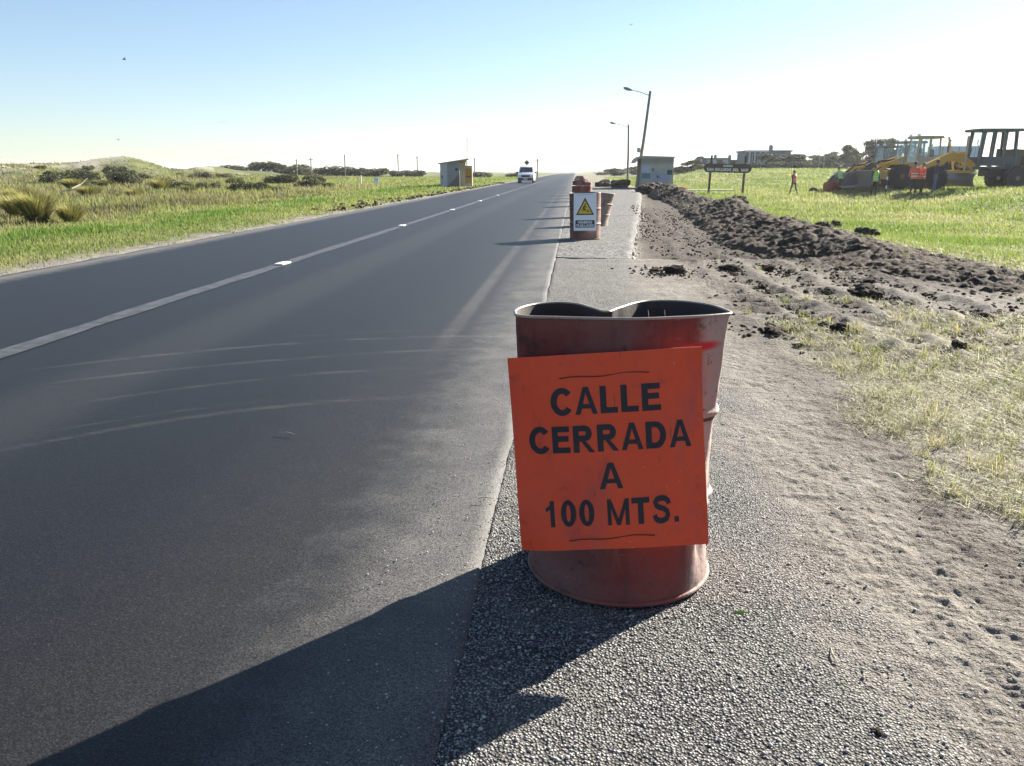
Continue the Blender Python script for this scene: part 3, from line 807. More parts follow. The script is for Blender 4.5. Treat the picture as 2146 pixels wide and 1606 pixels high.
SIGN = thing('road_sign', 'orange metal sign with black capitals wired to the front drum', 'sign', (.105, 2.150, .487))
rx = Matrix.Rotation(radians(-5.5), 4, 'X'); rz_ = Matrix.Rotation(radians(-4.6), 4, 'Y')
SIGN.matrix_world = Matrix.Translation((.106, 2.158, .487)) @ rx @ rz_
SW, SH = .531, .563
def bend(x, z):      # the sheet is bowed round the drum
    return .16 * x * x + .006 * math.sin(z * 9 + 1) * (x / .26) ** 2 + .020 * max(0, (-x - z * .9 - .36) / .17) ** 2 - .012 * max(0, (x + z - .44) / .1) ** 2 + .0022 * math.sin(x * 23 + z * 11)
nx, nz = 26, 20
vs = []; fs = []
for side, dy in ((0, -.0012), (1, .0012)):
    for i in range(nx + 1):
        for j in range(nz + 1):
            x = -SW / 2 + SW * i / nx; z = -SH / 2 + SH * j / nz
            vs.append((x, bend(x, z) + dy, z))
idx = lambda s_, i, j: s_ * (nx + 1) * (nz + 1) + i * (nz + 1) + j
mi = []
for i in range(nx):
    for j in range(nz):
        fs.append((idx(0, i, j), idx(0, i + 1, j), idx(0, i + 1, j + 1), idx(0, i, j + 1)))
        fs.append((idx(1, i, j), idx(1, i, j + 1), idx(1, i + 1, j + 1), idx(1, i + 1, j)))
plate = MB().add(vs, fs); 
es = []
for i in range(nx):
    es += [(idx(0, i, 0), idx(1, i, 0), idx(1, i + 1, 0), idx(0, i + 1, 0)), (idx(0, i, nz), idx(0, i + 1, nz), idx(1, i + 1, nz), idx(1, i, nz))]
for j in range(nz):
    es += [(idx(0, 0, j), idx(0, 0, j + 1), idx(1, 0, j + 1), idx(1, 0, j)), (idx(0, nx, j), idx(1, nx, j), idx(1, nx, j + 1), idx(0, nx, j + 1))]
plate.f += es; plate.mi += [1] * len(es)
plate.obj('plate', [M['sign_orange'], M['bare_edge']], SIGN, True)

def put_text(body, parent, mat, cx, cz, width, height, name='lettering', y=-.0022, offset=.03, bendf=None, spacing=1.0, part=None):
    V, F = text_mb(body, width, height, offset, spacing)
    m = MB(); vv = []
    for p in V:
        x, z = p[0] + cx, p[1] + cz
        vv.append((x, (bendf(x, z) if bendf else 0) + y - p[2] * 10, z))
    m.add(vv, F)
    return m.obj(name, mat, parent, fix=False)
for body, fz, w, hgt, dx in (('CALLE', .232, .303, .077, -.002), ('CERRADA', .424, .450, .077, .004), ('A', .618, .066, .075, .002), ('100', .806, .137, .077, -.119), ('MTS.', .806, .199, .077, .086)):
    put_text(body, SIGN, M['ink'], dx, SH / 2 - fz * SH, w, hgt, bendf=bend, offset=.034)
for z, x0, x1, sl in ((SH / 2 - .062, -.125, .120, .016), (-SH / 2 + .034, -.125, .115, .024)):
    pts = [(x0 + (x1 - x0) * k / 8, bend(0, z) - .0035 - .002 * sin(k), z + sl * (k / 8 - .5) * .4 + .003 * sin(k * 1.3)) for k in range(9)]
    pts = [(x0, .004, pts[0][2])] + pts + [(x1, .004, pts[-1][2])]
    MB().tube(pts, .0014, 5).obj('tie_wire', M['wire'], SIGN)

# ------------------------------------------------------------------ men-at-work placard on the second drum
M['placard'] = paint('white_placard', (.72, .74, .78), .4, 0, .07, 5, .22)
M['yellow'] = paint('warning_yellow', (.62, .42, .02), .45, 0, .12, 6, .2)
M['black'] = paint('matt_black', (.02, .02, .025), .5, 0, .2, 8, .1)
PL = thing('warning_placard', 'white placard with yellow warning triangle hung on the second drum', 'sign', (.175, 15.395, .50))
PL.rotation_euler = (radians(-2.5), radians(-1.0), 0)
MB().box((0, 0, 0), (.42, .006, .68), bev=.002).obj('plate', M['placard'], PL)
def tri(cx, cz, w, h, y, thick, mat, nm, parent, rnd=.0):
    return MB().prism([(cx - w / 2, cz - h / 2), (cx + w / 2, cz - h / 2), (cx, cz + h / 2)], y - thick, y, 'y').obj(nm, mat, parent)
tri(.0, .105, .335, .315, -.0032, .001, M['black'], 'triangle_border', PL)
tr = tri(.0, .093, .262, .243, -.0045, .001, M['yellow'], 'triangle_field', PL)
w_ = MB(); yy = -.0062
def stroke(m, a, b, r):
    ax, az = a; bx, bz = b; d = math.hypot(bx - ax, bz - az); nx_, nz_ = -(bz - az) / d * r, (bx - ax) / d * r
    m.prism([(ax + nx_, az + nz_), (ax - nx_, az - nz_), (bx - nx_, bz - nz_), (bx + nx_, bz + nz_)], yy, yy + .0008, 'y')
for a, b, r in (((-.008, .118), (-.022, .075), .013), ((-.022, .078), (-.045, .02), .009), ((-.02, .076), (.004, .018), .009), ((-.006, .112), (.028, .080), .007), ((-.012, .11), (-.038, .075), .007), ((.052, .015), (-.035, .085), .004)):
    stroke(w_, a, b, r)
w_.prism([(.006 + .014 * cos(k * pi / 6), .14 + .014 * sin(k * pi / 6)) for k in range(12)], yy, yy + .0008, 'y')
w_.prism([(.03, .005), (.085, .005), (.058, .04)], yy, yy + .0008, 'y')
w_.obj('worker_pictogram', M['black'], PL)
MB().box((0, -.0036, -.215), (.355, .001, .135)).obj('caption_panel', M['black'], PL)
put_text('HOMBRES', PL, M['placard'], .0, -.186, .265, .046, 'caption', -.0047, .03)
put_text('TRABAJANDO', PL, M['placard'], .0, -.246, .325, .046, 'caption', -.0047, .03)
for zz in (.31,):
    MB().tube([(-.19, .0, zz), (-.1, -.005, zz + .005), (.1, -.005, zz + .004), (.19, 0, zz)], .0015, 5).obj('tie_wire', M['wire'], PL)

# ------------------------------------------------------------------ soil bank, clods and loose stones
t = NT('turned_soil'); co = t.coord()
c = t.ramp(t.noise(co, 5, 6, .7), [(.3, (.028, .020, .014)), (.52, (.054, .040, .029)), (.72, (.115, .09, .067))])
c = t.mix(t.math('MULTIPLY', t.step(t.noise(co, 1.1, 5, .65), .5, .68), .45), c, (.15, .125, .09))
M['soil'] = t.bsdf(c, .95, 0, t.bump(t.noise(co, 70, 4, .7), .8, .012, t.bump(t.noise(co, 18, 5, .7), .9, .04)), .2)

def build_berm():
    ys = np.concatenate([np.arange(7.6, 24, .042), np.arange(24, 58, .11)])
    nx = 84
    u = np.linspace(-1, 1, nx)
    hw = np.interp(ys, [7.6, 10, 14, 20, 30, 45, 57], [.7, 1.3, 1.6, 1.6, 1.3, 1.3, .9]) * (1 + .18 * fbm(ys / 1.7, ys * 0, 101, 3))
    hh = np.interp(ys, [7.6, 9.5, 12, 16, 24, 32, 42, 50, 58], [.0, .05, .12, .24, .30, .32, .42, .52, .35]) * (1 + .65 * fbm(ys / 1.5, ys * 0, 102, 3))
    Y = np.repeat(ys[:, None], nx, 1)
    X = berm_c(ys)[:, None] + hw[:, None] * u[None, :] + .12 * fbm(Y / .8, Y * 0, 103, 2)
    prof = np.clip(1 - np.abs(u) ** 1.7, 0, 1)[None, :] * (1 - .35 * S(u, .05, .8))[None, :]
    lump = billow(X / .42, Y / .42, 105, 5, .62) - .5
    small = billow(X / .16, Y / .16, 107, 3) - .5
    w = np.clip(prof * 3, 0, 1)
    wd, hid = worley(X / .17, Y / .17, 109); clods = np.clip(.55 - wd, 0, 1) * (hid > .45) * (.4 + hid)
    wd, hid = worley(X / .36 + 4, Y / .36, 119); clods = clods * .55 + 1.1 * np.clip(.45 - wd, 0, 1) * (hid > .7)
    Z = H(X, Y) - .10 + np.clip(hh[:, None] * prof * 1.15 + .17 * w * lump * np.clip(hh[:, None] / .35, .4, 1.2) + .13 * w * small + .10 * w * clods * np.clip(.2 + 1.6 * fbm(X / .9, Y / .9, 123, 2), 0, 1.4), -.05, 2) + .05 * w
    # second, lower heap thrown out on the field side
    me = np_mesh('soil_bank', np.stack([X, Y, Z], -1).reshape(-1, 3), grid_faces(*X.shape), M['soil'], False)
    tag(link('soil_bank', me), 'long dark bank of freshly dug soil between the bay and the field', 'soil', kind='stuff')
build_berm()

def lump_mesh(name, seed):
    """one ragged clod: several knobbly lumps grown together"""
    rs = random.Random(seed); V = []; F = []
    for q in range(6):
        bm = bmesh.new(); bmesh.ops.create_icosphere(bm, subdivisions=3 if q == 0 else 2, radius=1.0)
        a_ = rs.random() * 6.28; k0 = .62 if q == 0 else rs.uniform(.22, .42); off = (0, 0, 0) if q == 0 else (.62 * cos(a_) * rs.uniform(.6, 1.1), .62 * sin(a_) * rs.uniform(.6, 1.1), rs.uniform(-.25, .45))
        P = np.array([v.co[:] for v in bm.verts])
        n_ = fbm(P[:, 0] * 1.6 + seed * 3.1 + q, P[:, 1] * 1.6 + P[:, 2] * 2.1, seed + q, 3); n2_ = billow(P[:, 0] * 4 + q, P[:, 1] * 4 + P[:, 2] * 5, seed + 40, 3) - .5
        P = P * (1 + .45 * n_ + .5 * n2_)[:, None] * k0 * np.array([1, 1, .85]) + np.array(off)
        o_ = len(V); V += [tuple(p) for p in P]; F += [tuple(v.index + o_ for v in f.verts) for f in bm.faces]; bm.free()
    me = bpy.data.meshes.new(name); me.from_pydata(V, [], F); me.materials.append(M['soil']); me.update()
    return me
LUMPS = [lump_mesh('soil_clod', 200 + i) for i in range(4)]
def clod(x, y, sx, sy, sz, rz, lab, k=0, sink=.3, name='soil_clod', cat='soil clod', group='clods of dug soil'):
    o = link(name, LUMPS[k % 4], None, (x, y, Hs(x, y) + sz * .12), rz)
    o.scale = (sx * .9, sy * .9, sz * 1.25)
    return tag(o, lab, cat, group)
clod(1.28, 10.45, .20, .15, .12, .3, 'dark clod of soil beside the broken end of the bay', 0)
clod(1.05, 10.6, .13, .10, .06, 1.2, 'smaller dark clod left of the one by the bay end', 1)
clod(2.02, 10.75, .19, .13, .09, .1, 'dark clod in the wheel track, middle one of three', 1)
clod(2.5, 10.8, .15, .11, .08, 2.0, 'dark clod in the wheel track nearest the bank', 2)
clod(2.72, 10.5, .13, .08, .05, .6, 'low clod just right of the track clod', 3)
clod(2.1, 9.2, .22, .08, .05, 1.4, 'long flat clod lying along the wheel rut', 2)
clod(2.98, 8.6, .25, .20, .11, .5, 'big rough clod on the pale dirt below the bank', 3)
clod(2.72, 8.85, .16, .10, .06, 1.5, 'clod trailing behind the big rough one', 0)
clod(2.16, 6.62, .12, .10, .085, .2, 'black clod at the end of a line of crumbs', 1)
clod(2.08, 6.85, .09, .06, .045, .9, 'crumb of soil just behind the black clod', 2)
clod(2.05, 7.30, .10, .06, .05, 1.1, 'far crumb in the line behind the black clod', 0)
clod(1.62, 6.55, .10, .22, .05, -.15, 'ragged strip of turned soil at the verge of the dry grass', 2)
clod(2.80, 5.95, .10, .09, .07, 1.9, 'small pointed clod in the dry grass', 3)
clod(3.60, 7.35, .10, .08, .06, .3, 'small clod far over in the dry grass', 1)
clod(3.42, 9.6, .22, .14, .09, .9, 'clod fallen from the near end of the bank', 1)
clod(1.55, 13.0, .10, .07, .05, .4, 'small clod in the dug strip beside the bay', 3)
clod(7.25, 38.0, .75, .65, .58, .4, 'round heap of black soil at the foot of the name board', 0, .25, 'soil_heap', 'soil heap', 'heaps of dug soil')
clod(4.5, 51.0, 1.3, 1.1, .75, .9, 'tall heap of dark soil in front of the painted shelter', 1, .2, 'soil_heap', 'soil heap', 'heaps of dug soil')
clod(3.3, 63.5, 1.3, 1.0, .62, 2.1, 'heap of dark soil left of the painted shelter', 2, .2, 'soil_heap', 'soil heap', 'heaps of dug soil')
clod(2.1, 66.5, 1.0, .8, .5, .3, 'low heap of dark soil at the far end of the bay', 3, .2, 'soil_heap', 'soil heap', 'heaps of dug soil')
clod(6.6, 22.5, .42, .30, .22, .7, 'dark clod thrown out on the grass behind the bank', 2, .3)
clod(7.6, 24.6, .30, .22, .2, 1.7, 'lone dark clod farther out on the grass', 3, .35)
clod(6.6, 19.3, .40, .32, .25, 2.4, 'ragged clod on the field side of the bank', 0, .3)
clod(17.3, 62.4, .42, .4, .36, .5, 'lone molehill of soil in the field behind the walker', 1, .3, 'soil_heap', 'soil heap', 'heaps of dug soil')

def scatter_rocks(name, n, region, size, mat, lab, cat, seed, zoff=0.0):
    rs = np.random.RandomState(seed)
    bm = bmesh.new(); bmesh.ops.create_icosphere(bm, subdivisions=1, radius=1.0)
    bv = np.array([v.co[:] for v in bm.verts]); bf = np.array([[v.index for v in f.verts] for f in bm.faces]); bm.free()
    P = region(rs, n); n = len(P)
    s = size[0] + (size[1] - size[0]) * rs.rand(n) ** 2.5
    V = bv[None] * (1 + .55 * (rs.rand(n, len(bv), 1) - .5)) * s[:, None, None] * np.array([1, 1, .65])
    an = rs.rand(n) * 6.28; ca, sa = np.cos(an)[:, None], np.sin(an)[:, None]
    X = V[..., 0] * ca - V[..., 1] * sa; Yv = V[..., 0] * sa + V[..., 1] * ca
    z = H(P[:, 0], P[:, 1])
    V = np.stack([X + P[:, :1], Yv + P[:, 1:2], V[..., 2] + (z + zoff + s * .35)[:, None]], -1)
    F = (bf[None] + (np.arange(n) * len(bv))[:, None, None]).reshape(-1, 3)
    me = np_mesh(name, V.reshape(-1, 3), F, mat, False)
    tag(link(name, me), lab, cat, kind='stuff')
M['chip'] = paint('grey_road_chippings', (.33, .32, .30), .85, 0, .4, 70, .3, (.06, .06, .06))
def shoulder_region(rs, n):
    y = 1.25 + 9.5 * rs.rand(n) ** 2.2; x = -.26 + 1.15 * rs.rand(n) ** 1.15
    k = np.hypot(x - .16, y - 2.45) > .30
    return np.stack([x[k], y[k]], -1)
scatter_rocks('road_chippings', 3600, shoulder_region, (.0025, .0062), M['chip'], 'loose grey chippings on the coarse shoulder', 'gravel', 5)
def edge_region(rs, n):
    y = 1.3 + 10 * rs.rand(n) ** 1.7; x = -.27 - .38 * rs.rand(n) ** 3
    return np.stack([x, y], -1)
scatter_rocks('edge_grit', 1300, edge_region, (.0015, .0042), M['chip'], 'loose grit kicked onto the edge of the asphalt', 'gravel', 15, .012)
def crumbs_region(rs, n):
    y = 5.5 + 26 * rs.rand(n) ** 1.6; x = berm_c(y) - 1.0 + (rs.rand(n) - .75) * 2.6
    return np.stack([x, y], -1)
scatter_rocks('soil_crumbs', 5200, crumbs_region, (.005, .034), M['soil'], 'crumbs of dark soil strewn below the bank', 'soil', 6)
def clod_crumbs(rs, n):
    C = np.array([(1.28, 10.45), (1.05, 10.6), (2.02, 10.75), (2.5, 10.8), (2.1, 9.2), (2.98, 8.6), (2.16, 6.62), (2.05, 7.1), (1.62, 6.55), (2.8, 5.95), (3.6, 7.35), (3.42, 9.6), (2.6, 7.9), (1.8, 8.1), (3.2, 6.6)])
    q = C[rs.randint(0, len(C), n)]
    return q + rs.randn(n, 2) * np.array([.17, .30])
scatter_rocks('clod_crumbs', 2600, clod_crumbs, (.004, .026), M['soil'], 'fine crumbs broken off the single clods of soil', 'soil', 9)
def dirt_pebbles(rs, n):
    y = 1.4 + 9 * rs.rand(n) ** 1.6; x = .8 + 1.0 * rs.rand(n)
    return np.stack([x, y], -1)
scatter_rocks('dirt_pebbles', 1000, dirt_pebbles, (.002, .0065), M['chip'], 'small pebbles pressed into the pale dirt strip', 'gravel', 10)
def verge_crumbs(rs, n):
    y = 26 + 60 * rs.rand(n); x = -7.35 - 1.6 * rs.rand(n) ** 1.5
    return np.stack([x, y], -1)
scatter_rocks('verge_rubble', 900, verge_crumbs, (.02, .11), M['soil'], 'rubble and soil scraped along the far edge of the road', 'rubble', 8)

# small litter on the shoulder
M['leaf_green'] = paint('fresh_leaf', (.22, .38, .03), .5, 0, .2, 30, .1)
o = MB().add([(.0, .0, .012), (.012, .03, .02), (.030, .055, .012), (.045, .05, .006), (.075, .052, .002), (.028, .035, .004), (.012, .012, .004)], [(0, 1, 6), (1, 2, 5, 6), (2, 3, 5), (3, 4, 5)]).obj('fallen_leaf', M['leaf_green'], None, True, (.475, 2.185, -.026))
o.rotation_euler = (0, 0, -1.0)
tag(o, 'bright green leaf lying on the gravel by the drum', 'leaf')
M['twig'] = paint('pale_straw_bits', (.50, .42, .30), .8, 0, .3, 40, .1)
for i, (x, y, L, an, lab) in enumerate(((.99, 3.37, .11, .5, 'pale straw on the dirt right of the drum'), (.715, 1.98, .075, 1.5, 'short pale straw on the dirt near the corner'), (1.03, 2.98, .06, .9, 'bit of straw lying nearer than the long straw'), (-1.38, 3.66, .09, -.2, 'pale twig on the dark asphalt'), (-.33, 2.93, .06, .1, 'pale scrap on the asphalt edge beside the sign'))):
    z = .012 if x < -.29 else -.008
    o = MB().tube([(-L / 2, 0, 0), (0, L * .06, .004), (L / 2, 0, -.001)], [.0022, .002, .001], 5).obj('straw_bit', M['twig'], None, False, (x, y, z)); o.rotation_euler = (0, 0, an)
    tag(o, lab, 'straw')
o = link('soil_crumb', LUMPS[2], None, (.722, 1.68, -.016), .6); o.scale = (.016, .02, .014); tag(o, 'single black crumb of soil on the pale dirt near the corner', 'soil clod')

# ------------------------------------------------------------------ grass
def leaf_material(name, mixf=.42, tint=(1, 1, 1), rough=.6):
    t = NT(name)
    c = t.n('ShaderNodeAttribute', {'attribute_name': 'Col'}).outputs['Color']
    d = t.n('ShaderNodeBsdfPrincipled', Base_Color=c, Roughness=rough); d.inputs['Specular IOR Level'].default_value = .3
    tr = t.n('ShaderNodeBsdfTranslucent', Color=t.mix(1.0, c, (*tint, 1), 'MULTIPLY'))
    mx = t.n('ShaderNodeMixShader', i0=mixf, i1=d.outputs[0], i2=tr.outputs[0])
    t.t.links.new(mx.outputs[0], t.out.inputs[0])
    return t.m
M['grass'] = leaf_material('grass_blades', .42, (1.0, 1.05, .75))
M['leaves'] = leaf_material('shrub_leaves', .30, (1.0, 1.1, .6))

def blades_mesh(name, P, hgt, wid, lean, col, mat, seg=2, rs=RS, droop=.35):
    """P (n,3) roots; hgt, wid, lean (n,) ; col (n,3)"""
    n = len(P); az = rs.rand(n) * 2 * pi
    d = np.stack([np.cos(az), np.sin(az), np.zeros(n)], -1)
    sd = np.stack([-np.sin(az + rs.randn(n) * .9), np.cos(az), np.zeros(n)], -1)
    wv = sd * wid[:, None] / 2
    up = np.array([0, 0, 1.0])
    hz = np.sin(lean)[:, None] * hgt[:, None]; vt = np.cos(lean)[:, None] * hgt[:, None]
    if seg == 1:
        V = np.stack([P - wv, P + wv, P + d * hz + up * vt], 1)
        F = np.arange(n * 3).reshape(n, 3); cc = np.repeat(col, 3, 0)
        base = np.tile(np.array([.8, .8, 1.08]), n)
    else:
        mid = P + d * hz * .38 + up * vt * .62
        tip = P + d * hz * (1 + droop) + up * vt * (1 - droop * .35)
        V = np.stack([P - wv, P + wv, mid + wv * .75, mid - wv * .75, tip], 1)
        b = np.arange(n)[:, None] * 5
        F = np.concatenate([b + np.array([0, 1, 2]), b + np.array([0, 2, 3]), b + np.array([3, 2, 4])], 0)
        cc = np.repeat(col, 5, 0); base = np.tile(np.array([.85, .85, 1, 1, 1.1]), n)
    return np_mesh(name, V.reshape(-1, 3), F, mat, False, {'Col': np.clip(cc * base[:, None], 0, 1)})

STRAW = np.array([.40, .36, .24]); PALE = np.array([.52, .50, .40]); YGREEN = np.array([.22, .26, .055]); GREEN = np.array([.10, .19, .03]); OLIVE = np.array([.13, .15, .05])
def mixc(a, b, k): return a[None] * (1 - k[:, None]) + b[None] * k[:, None]

def right_grass():
    rs = np.random.RandomState(21)
    # near: mown, lying straw with some living blades
    n = 330000
    y = 1.9 + 15 * rs.rand(n) ** 1.9; x = 1.3 + (y * .66 + 1.2) * rs.rand(n)
    cov = grass_right(x, y); k = rs.rand(n) < cov * .95
    x, y = x[k], y[k]; n = len(x)
    pat = fbm(x / .35, y / .35, 131, 3); pat2 = fbm(x / 1.6, y / 1.6, 133, 2)
    g = np.clip(.35 + .9 * pat + .5 * pat2 + .25 * rs.randn(n), 0, 1)
    col = mixc(STRAW, YGREEN, g); pale = rs.rand(n) < .42 - .3 * pat
    col[pale] = PALE * (.75 + .4 * rs.rand(pale.sum(), 1))
    brn = rs.rand(n) < .22 + .35 * np.clip(-pat, 0, 1); col[brn] = np.array([.17, .135, .085])
    col *= (.6 + .6 * rs.rand(n, 1))
    d = np.hypot(x, y)
    hgt = (.03 + .05 * rs.rand(n)) * (1 + 1.1 * np.clip(pat, -.4, 1)) * np.clip(.8 + d * .02, .8, 1.3)
    wid = np.maximum(.0022 + .0016 * rs.rand(n), d * .00055)
    lean = np.clip(1.12 + .33 * rs.randn(n), .1, 1.5)
    P = np.stack([x, y, H(x, y) + .004 + .02 * rs.rand(n) * np.sin(lean)], -1)
    nt = 620; ty = 2.0 + 12 * rs.rand(nt) ** 1.5; tx = 1.5 + (ty * .62 + .8) * rs.rand(nt)
    ok = rs.rand(nt) < grass_right(tx, ty) * .9 + .04; tx, ty = tx[ok], ty[ok]; nt = len(tx); m_ = 34
    bx = np.repeat(tx, m_) + rs.randn(nt * m_) * .022; by = np.repeat(ty, m_) + rs.randn(nt * m_) * .022
    tc = mixc(np.array([.20, .23, .06]), np.array([.42, .36, .22]), np.clip(rs.rand(nt) * 1.1, 0, 1)); bc_ = np.repeat(tc, m_, 0) * (.6 + .6 * rs.rand(nt * m_, 1))
    th_ = np.repeat(.06 + .10 * rs.rand(nt), m_) * (.5 + .6 * rs.rand(nt * m_)); bl = np.clip(.65 + .4 * rs.randn(nt * m_), .05, 1.45)
    P = np.vstack([P, np.stack([bx, by, H(bx, by)], -1)]); hgt = np.concatenate([hgt, th_]); wid = np.concatenate([wid, np.maximum(.003, np.hypot(bx, by) * .0006)]); lean = np.concatenate([lean, bl]); col = np.vstack([col, bc_])
    me = blades_mesh('verge_grass', P, hgt, wid, lean, col, M['grass'], 2, rs)
    tag(link('verge_grass', me), 'dry mown grass on the verge right of the drum', 'grass', kind='stuff')
    nb = 5200; by = 8 + 26 * rs.rand(nb) ** 1.3; bx = berm_c(by) + (.1 + 1.7 * rs.rand(nb)); kk = rs.rand(nb) < S(fbm(bx / .6, by / .6, 135, 3), -.05, .35); bx, by = bx[kk], by[kk]; nb = len(bx)
    hb = .05 + .10 * rs.rand(nb); cb = mixc(np.array([.40, .35, .20]), np.array([.20, .24, .06]), rs.rand(nb)) * (.6 + .6 * rs.rand(nb, 1))
    zb = H(bx, by) + np.interp(by, [8, 12, 16, 30], [.02, .06, .12, .14]) * (1 - S(bx - berm_c(by), .3, 1.5))
    tag(link('torn_turf', blades_mesh('torn_turf', np.stack([bx, by, zb], -1), hb, np.maximum(.004, by * .0008), np.clip(.8 + .4 * rs.randn(nb), 0, 1.5), cb, M['grass'], 2, rs)), 'torn yellow turf caught on the field side of the soil bank', 'grass', kind='stuff')
    # the field
    n = 420000
    d = 11 * np.exp(rs.rand(n) * np.log(150 / 11.)); th = np.radians(-1 + 41 * rs.rand(n))
    x = d * np.sin(th); y = d * np.cos(th)
    cov = grass_right(x, y) * (x > berm_c(y) + .7 - 6 * (y > 56)) * (x > 4.8)
    k = rs.rand(n) < cov; x, y, d = x[k], y[k], d[k]; n = len(x)
    pat = fbm(x / 2.2, y / 2.2, 141, 4); pat2 = fbm(x / 9, y / 9, 143, 3)
    g = np.clip(.62 + .9 * pat + .5 * pat2 + .2 * rs.randn(n) - .35 * np.exp(-((x - 13) / 4) ** 2 - ((y - 46) / 11) ** 2), 0, 1)
    col = mixc(np.array([.36, .34, .17]), np.array([.16, .225, .05]), g) * (.65 + .6 * rs.rand(n, 1))
    hgt = (.06 + .09 * rs.rand(n)) * (1 + .6 * np.clip(pat, -.5, 1)) * np.clip(d / 30, .8, 1.6)
    wid = np.maximum(.004, d * .0011) * (.6 + .8 * rs.rand(n))
    lean = np.clip(.55 + .4 * rs.randn(n), 0, 1.4)
    P = np.stack([x, y, H(x, y) - .005], -1)
    me = blades_mesh('field_grass', P, hgt, wid, lean, col, M['grass'], 1, rs)
    tag(link('field_grass', me), 'bright green grass of the field beyond the soil bank', 'grass', kind='stuff')
right_grass()

def left_grass():
    rs = np.random.RandomState(31)
    n = 460000
    d = 8 * np.exp(rs.rand(n) * np.log(170 / 8.)); th = np.radians(-42 + 41.5 * rs.rand(n))
    x = d * np.sin(th); y = d * np.cos(th)
    e = -x + .65 * fbm(x / .7, y / .7, 151, 3)
    k = (e > 7.2) & (rs.rand(n) < S(e, 7.25, 8.3) * .95 + .05); x, y, d = x[k], y[k], d[k]; n = len(x); e = e[k]
    sm_ = S(fbm(x / 8, y / 8, 51, 3), .22, .4) * S(-x, 45, 55) * S(y, 60, 80); k = rs.rand(n) > .9 * sm_; x, y, d, e = x[k], y[k], d[k], e[k]; n = len(x)
    pat = fbm(x / 1.8, y / 1.8, 153, 4); pat2 = fbm(x / 7, y / 7, 155, 3)
    lush = np.exp(-((e - 10.2 - 1.6 * pat2 - .8 * pat) / .9) ** 2) * np.clip(.75 + 1.2 * pat, 0, 1)
    rough = S(e, 11.5, 14) * (1 - S(y, 55, 75) * S(e, 0, 1) * (1 - S(-x, 28, 40)))
    col = mixc(np.array([.30, .31, .12]), np.array([.16, .225, .05]), np.clip(.45 + pat + .2 * rs.randn(n), 0, 1))
    col = col * (1 - lush[:, None]) + np.array([.11, .205, .03]) * lush[:, None]
    dry = np.clip(rough * (.62 + .8 * pat2 + .6 * pat) + .2 * rs.randn(n), 0, .95)
    col = col * (1 - dry[:, None]) + np.array([.26, .225, .125]) * dry[:, None]
    col *= (.65 + .6 * rs.rand(n, 1))
    dk = rs.rand(n) < S(fbm(x / 3.1, y / 3.1, 157, 3), .12, .4) * rough * .8; col[dk] = np.array([.12, .105, .06]) * (.6 + .7 * rs.rand(dk.sum(), 1))
    hgt = (.04 + .065 * rs.rand(n)) * (1 + .9 * lush + 1.7 * rough * np.clip(.3 + pat + .5 * rs.randn(n), 0, 1.8)) * np.clip(d / 30, .8, 1.5)
    wid = np.maximum(.004, d * .0011) * (.6 + .8 * rs.rand(n))
    lean = np.clip(.5 + .42 * rs.randn(n), 0, 1.4)
    P = np.stack([x, y, H(x, y) - .005], -1)
    me = blades_mesh('meadow_grass', P, hgt, wid, lean, col, M['grass'], 1, rs)
    tag(link('meadow_grass', me), 'green and yellow rough grass beyond the far edge of the road', 'grass', kind='stuff')
left_grass()

# ------------------------------------------------------------------ tussocks and shrubs
def tussock_mesh(name, seed, n=900, h=1.0, spread=.5, dark=.5, cols=None):
    rs = np.random.RandomState(seed)
    az = rs.rand(n) * 6.283; r = .28 * spread * np.sqrt(rs.rand(n))
    P = np.stack([r * np.cos(az), r * np.sin(az), np.zeros(n)], -1)
    L = h * (.55 + .5 * rs.rand(n)); lean = np.clip(.18 + .55 * rs.rand(n) ** 1.3, 0, 1.3) * spread * 1.6
    a2 = az + rs.randn(n) * .5
    d = np.stack([np.cos(a2), np.sin(a2), np.zeros(n)], -1); sd = np.stack([-np.sin(a2), np.cos(a2), np.zeros(n)], -1)
    w = (.010 + .012 * rs.rand(n))[:, None] * sd
    ks = [0, .35, .7, 1.0]; ring = []
    for k in ks:
        hz = (np.sin(lean) * k + .35 * spread * k ** 3)[:, None] * L[:, None]; vt = (np.cos(lean) * k - .22 * spread * k ** 3)[:, None] * L[:, None]
        ring.append(P + d * hz + np.array([0, 0, 1.]) * vt)
    V = []
    for i, c in enumerate(ring[:3]): V += [c - w * (1 - .2 * i), c + w * (1 - .2 * i)]
    V.append(ring[3]); V = np.stack(V, 1)
    b = np.arange(n)[:, None] * 7
    F = np.concatenate([b + np.array(q) for q in ([0, 1, 3], [0, 3, 2], [2, 3, 5], [2, 5, 4], [4, 5, 6])], 0)
    c0, c1 = cols or (np.array([.40, .34, .16]), np.array([.17, .18, .06]))
    col = mixc(c0, c1, rs.rand(n)) * (.6 + .7 * rs.rand(n, 1))
    cc = np.repeat(col, 7, 0)
    return np_mesh(name, V.reshape(-1, 3), F, M['grass'], False, {'Col': np.clip(cc, 0, 1)})

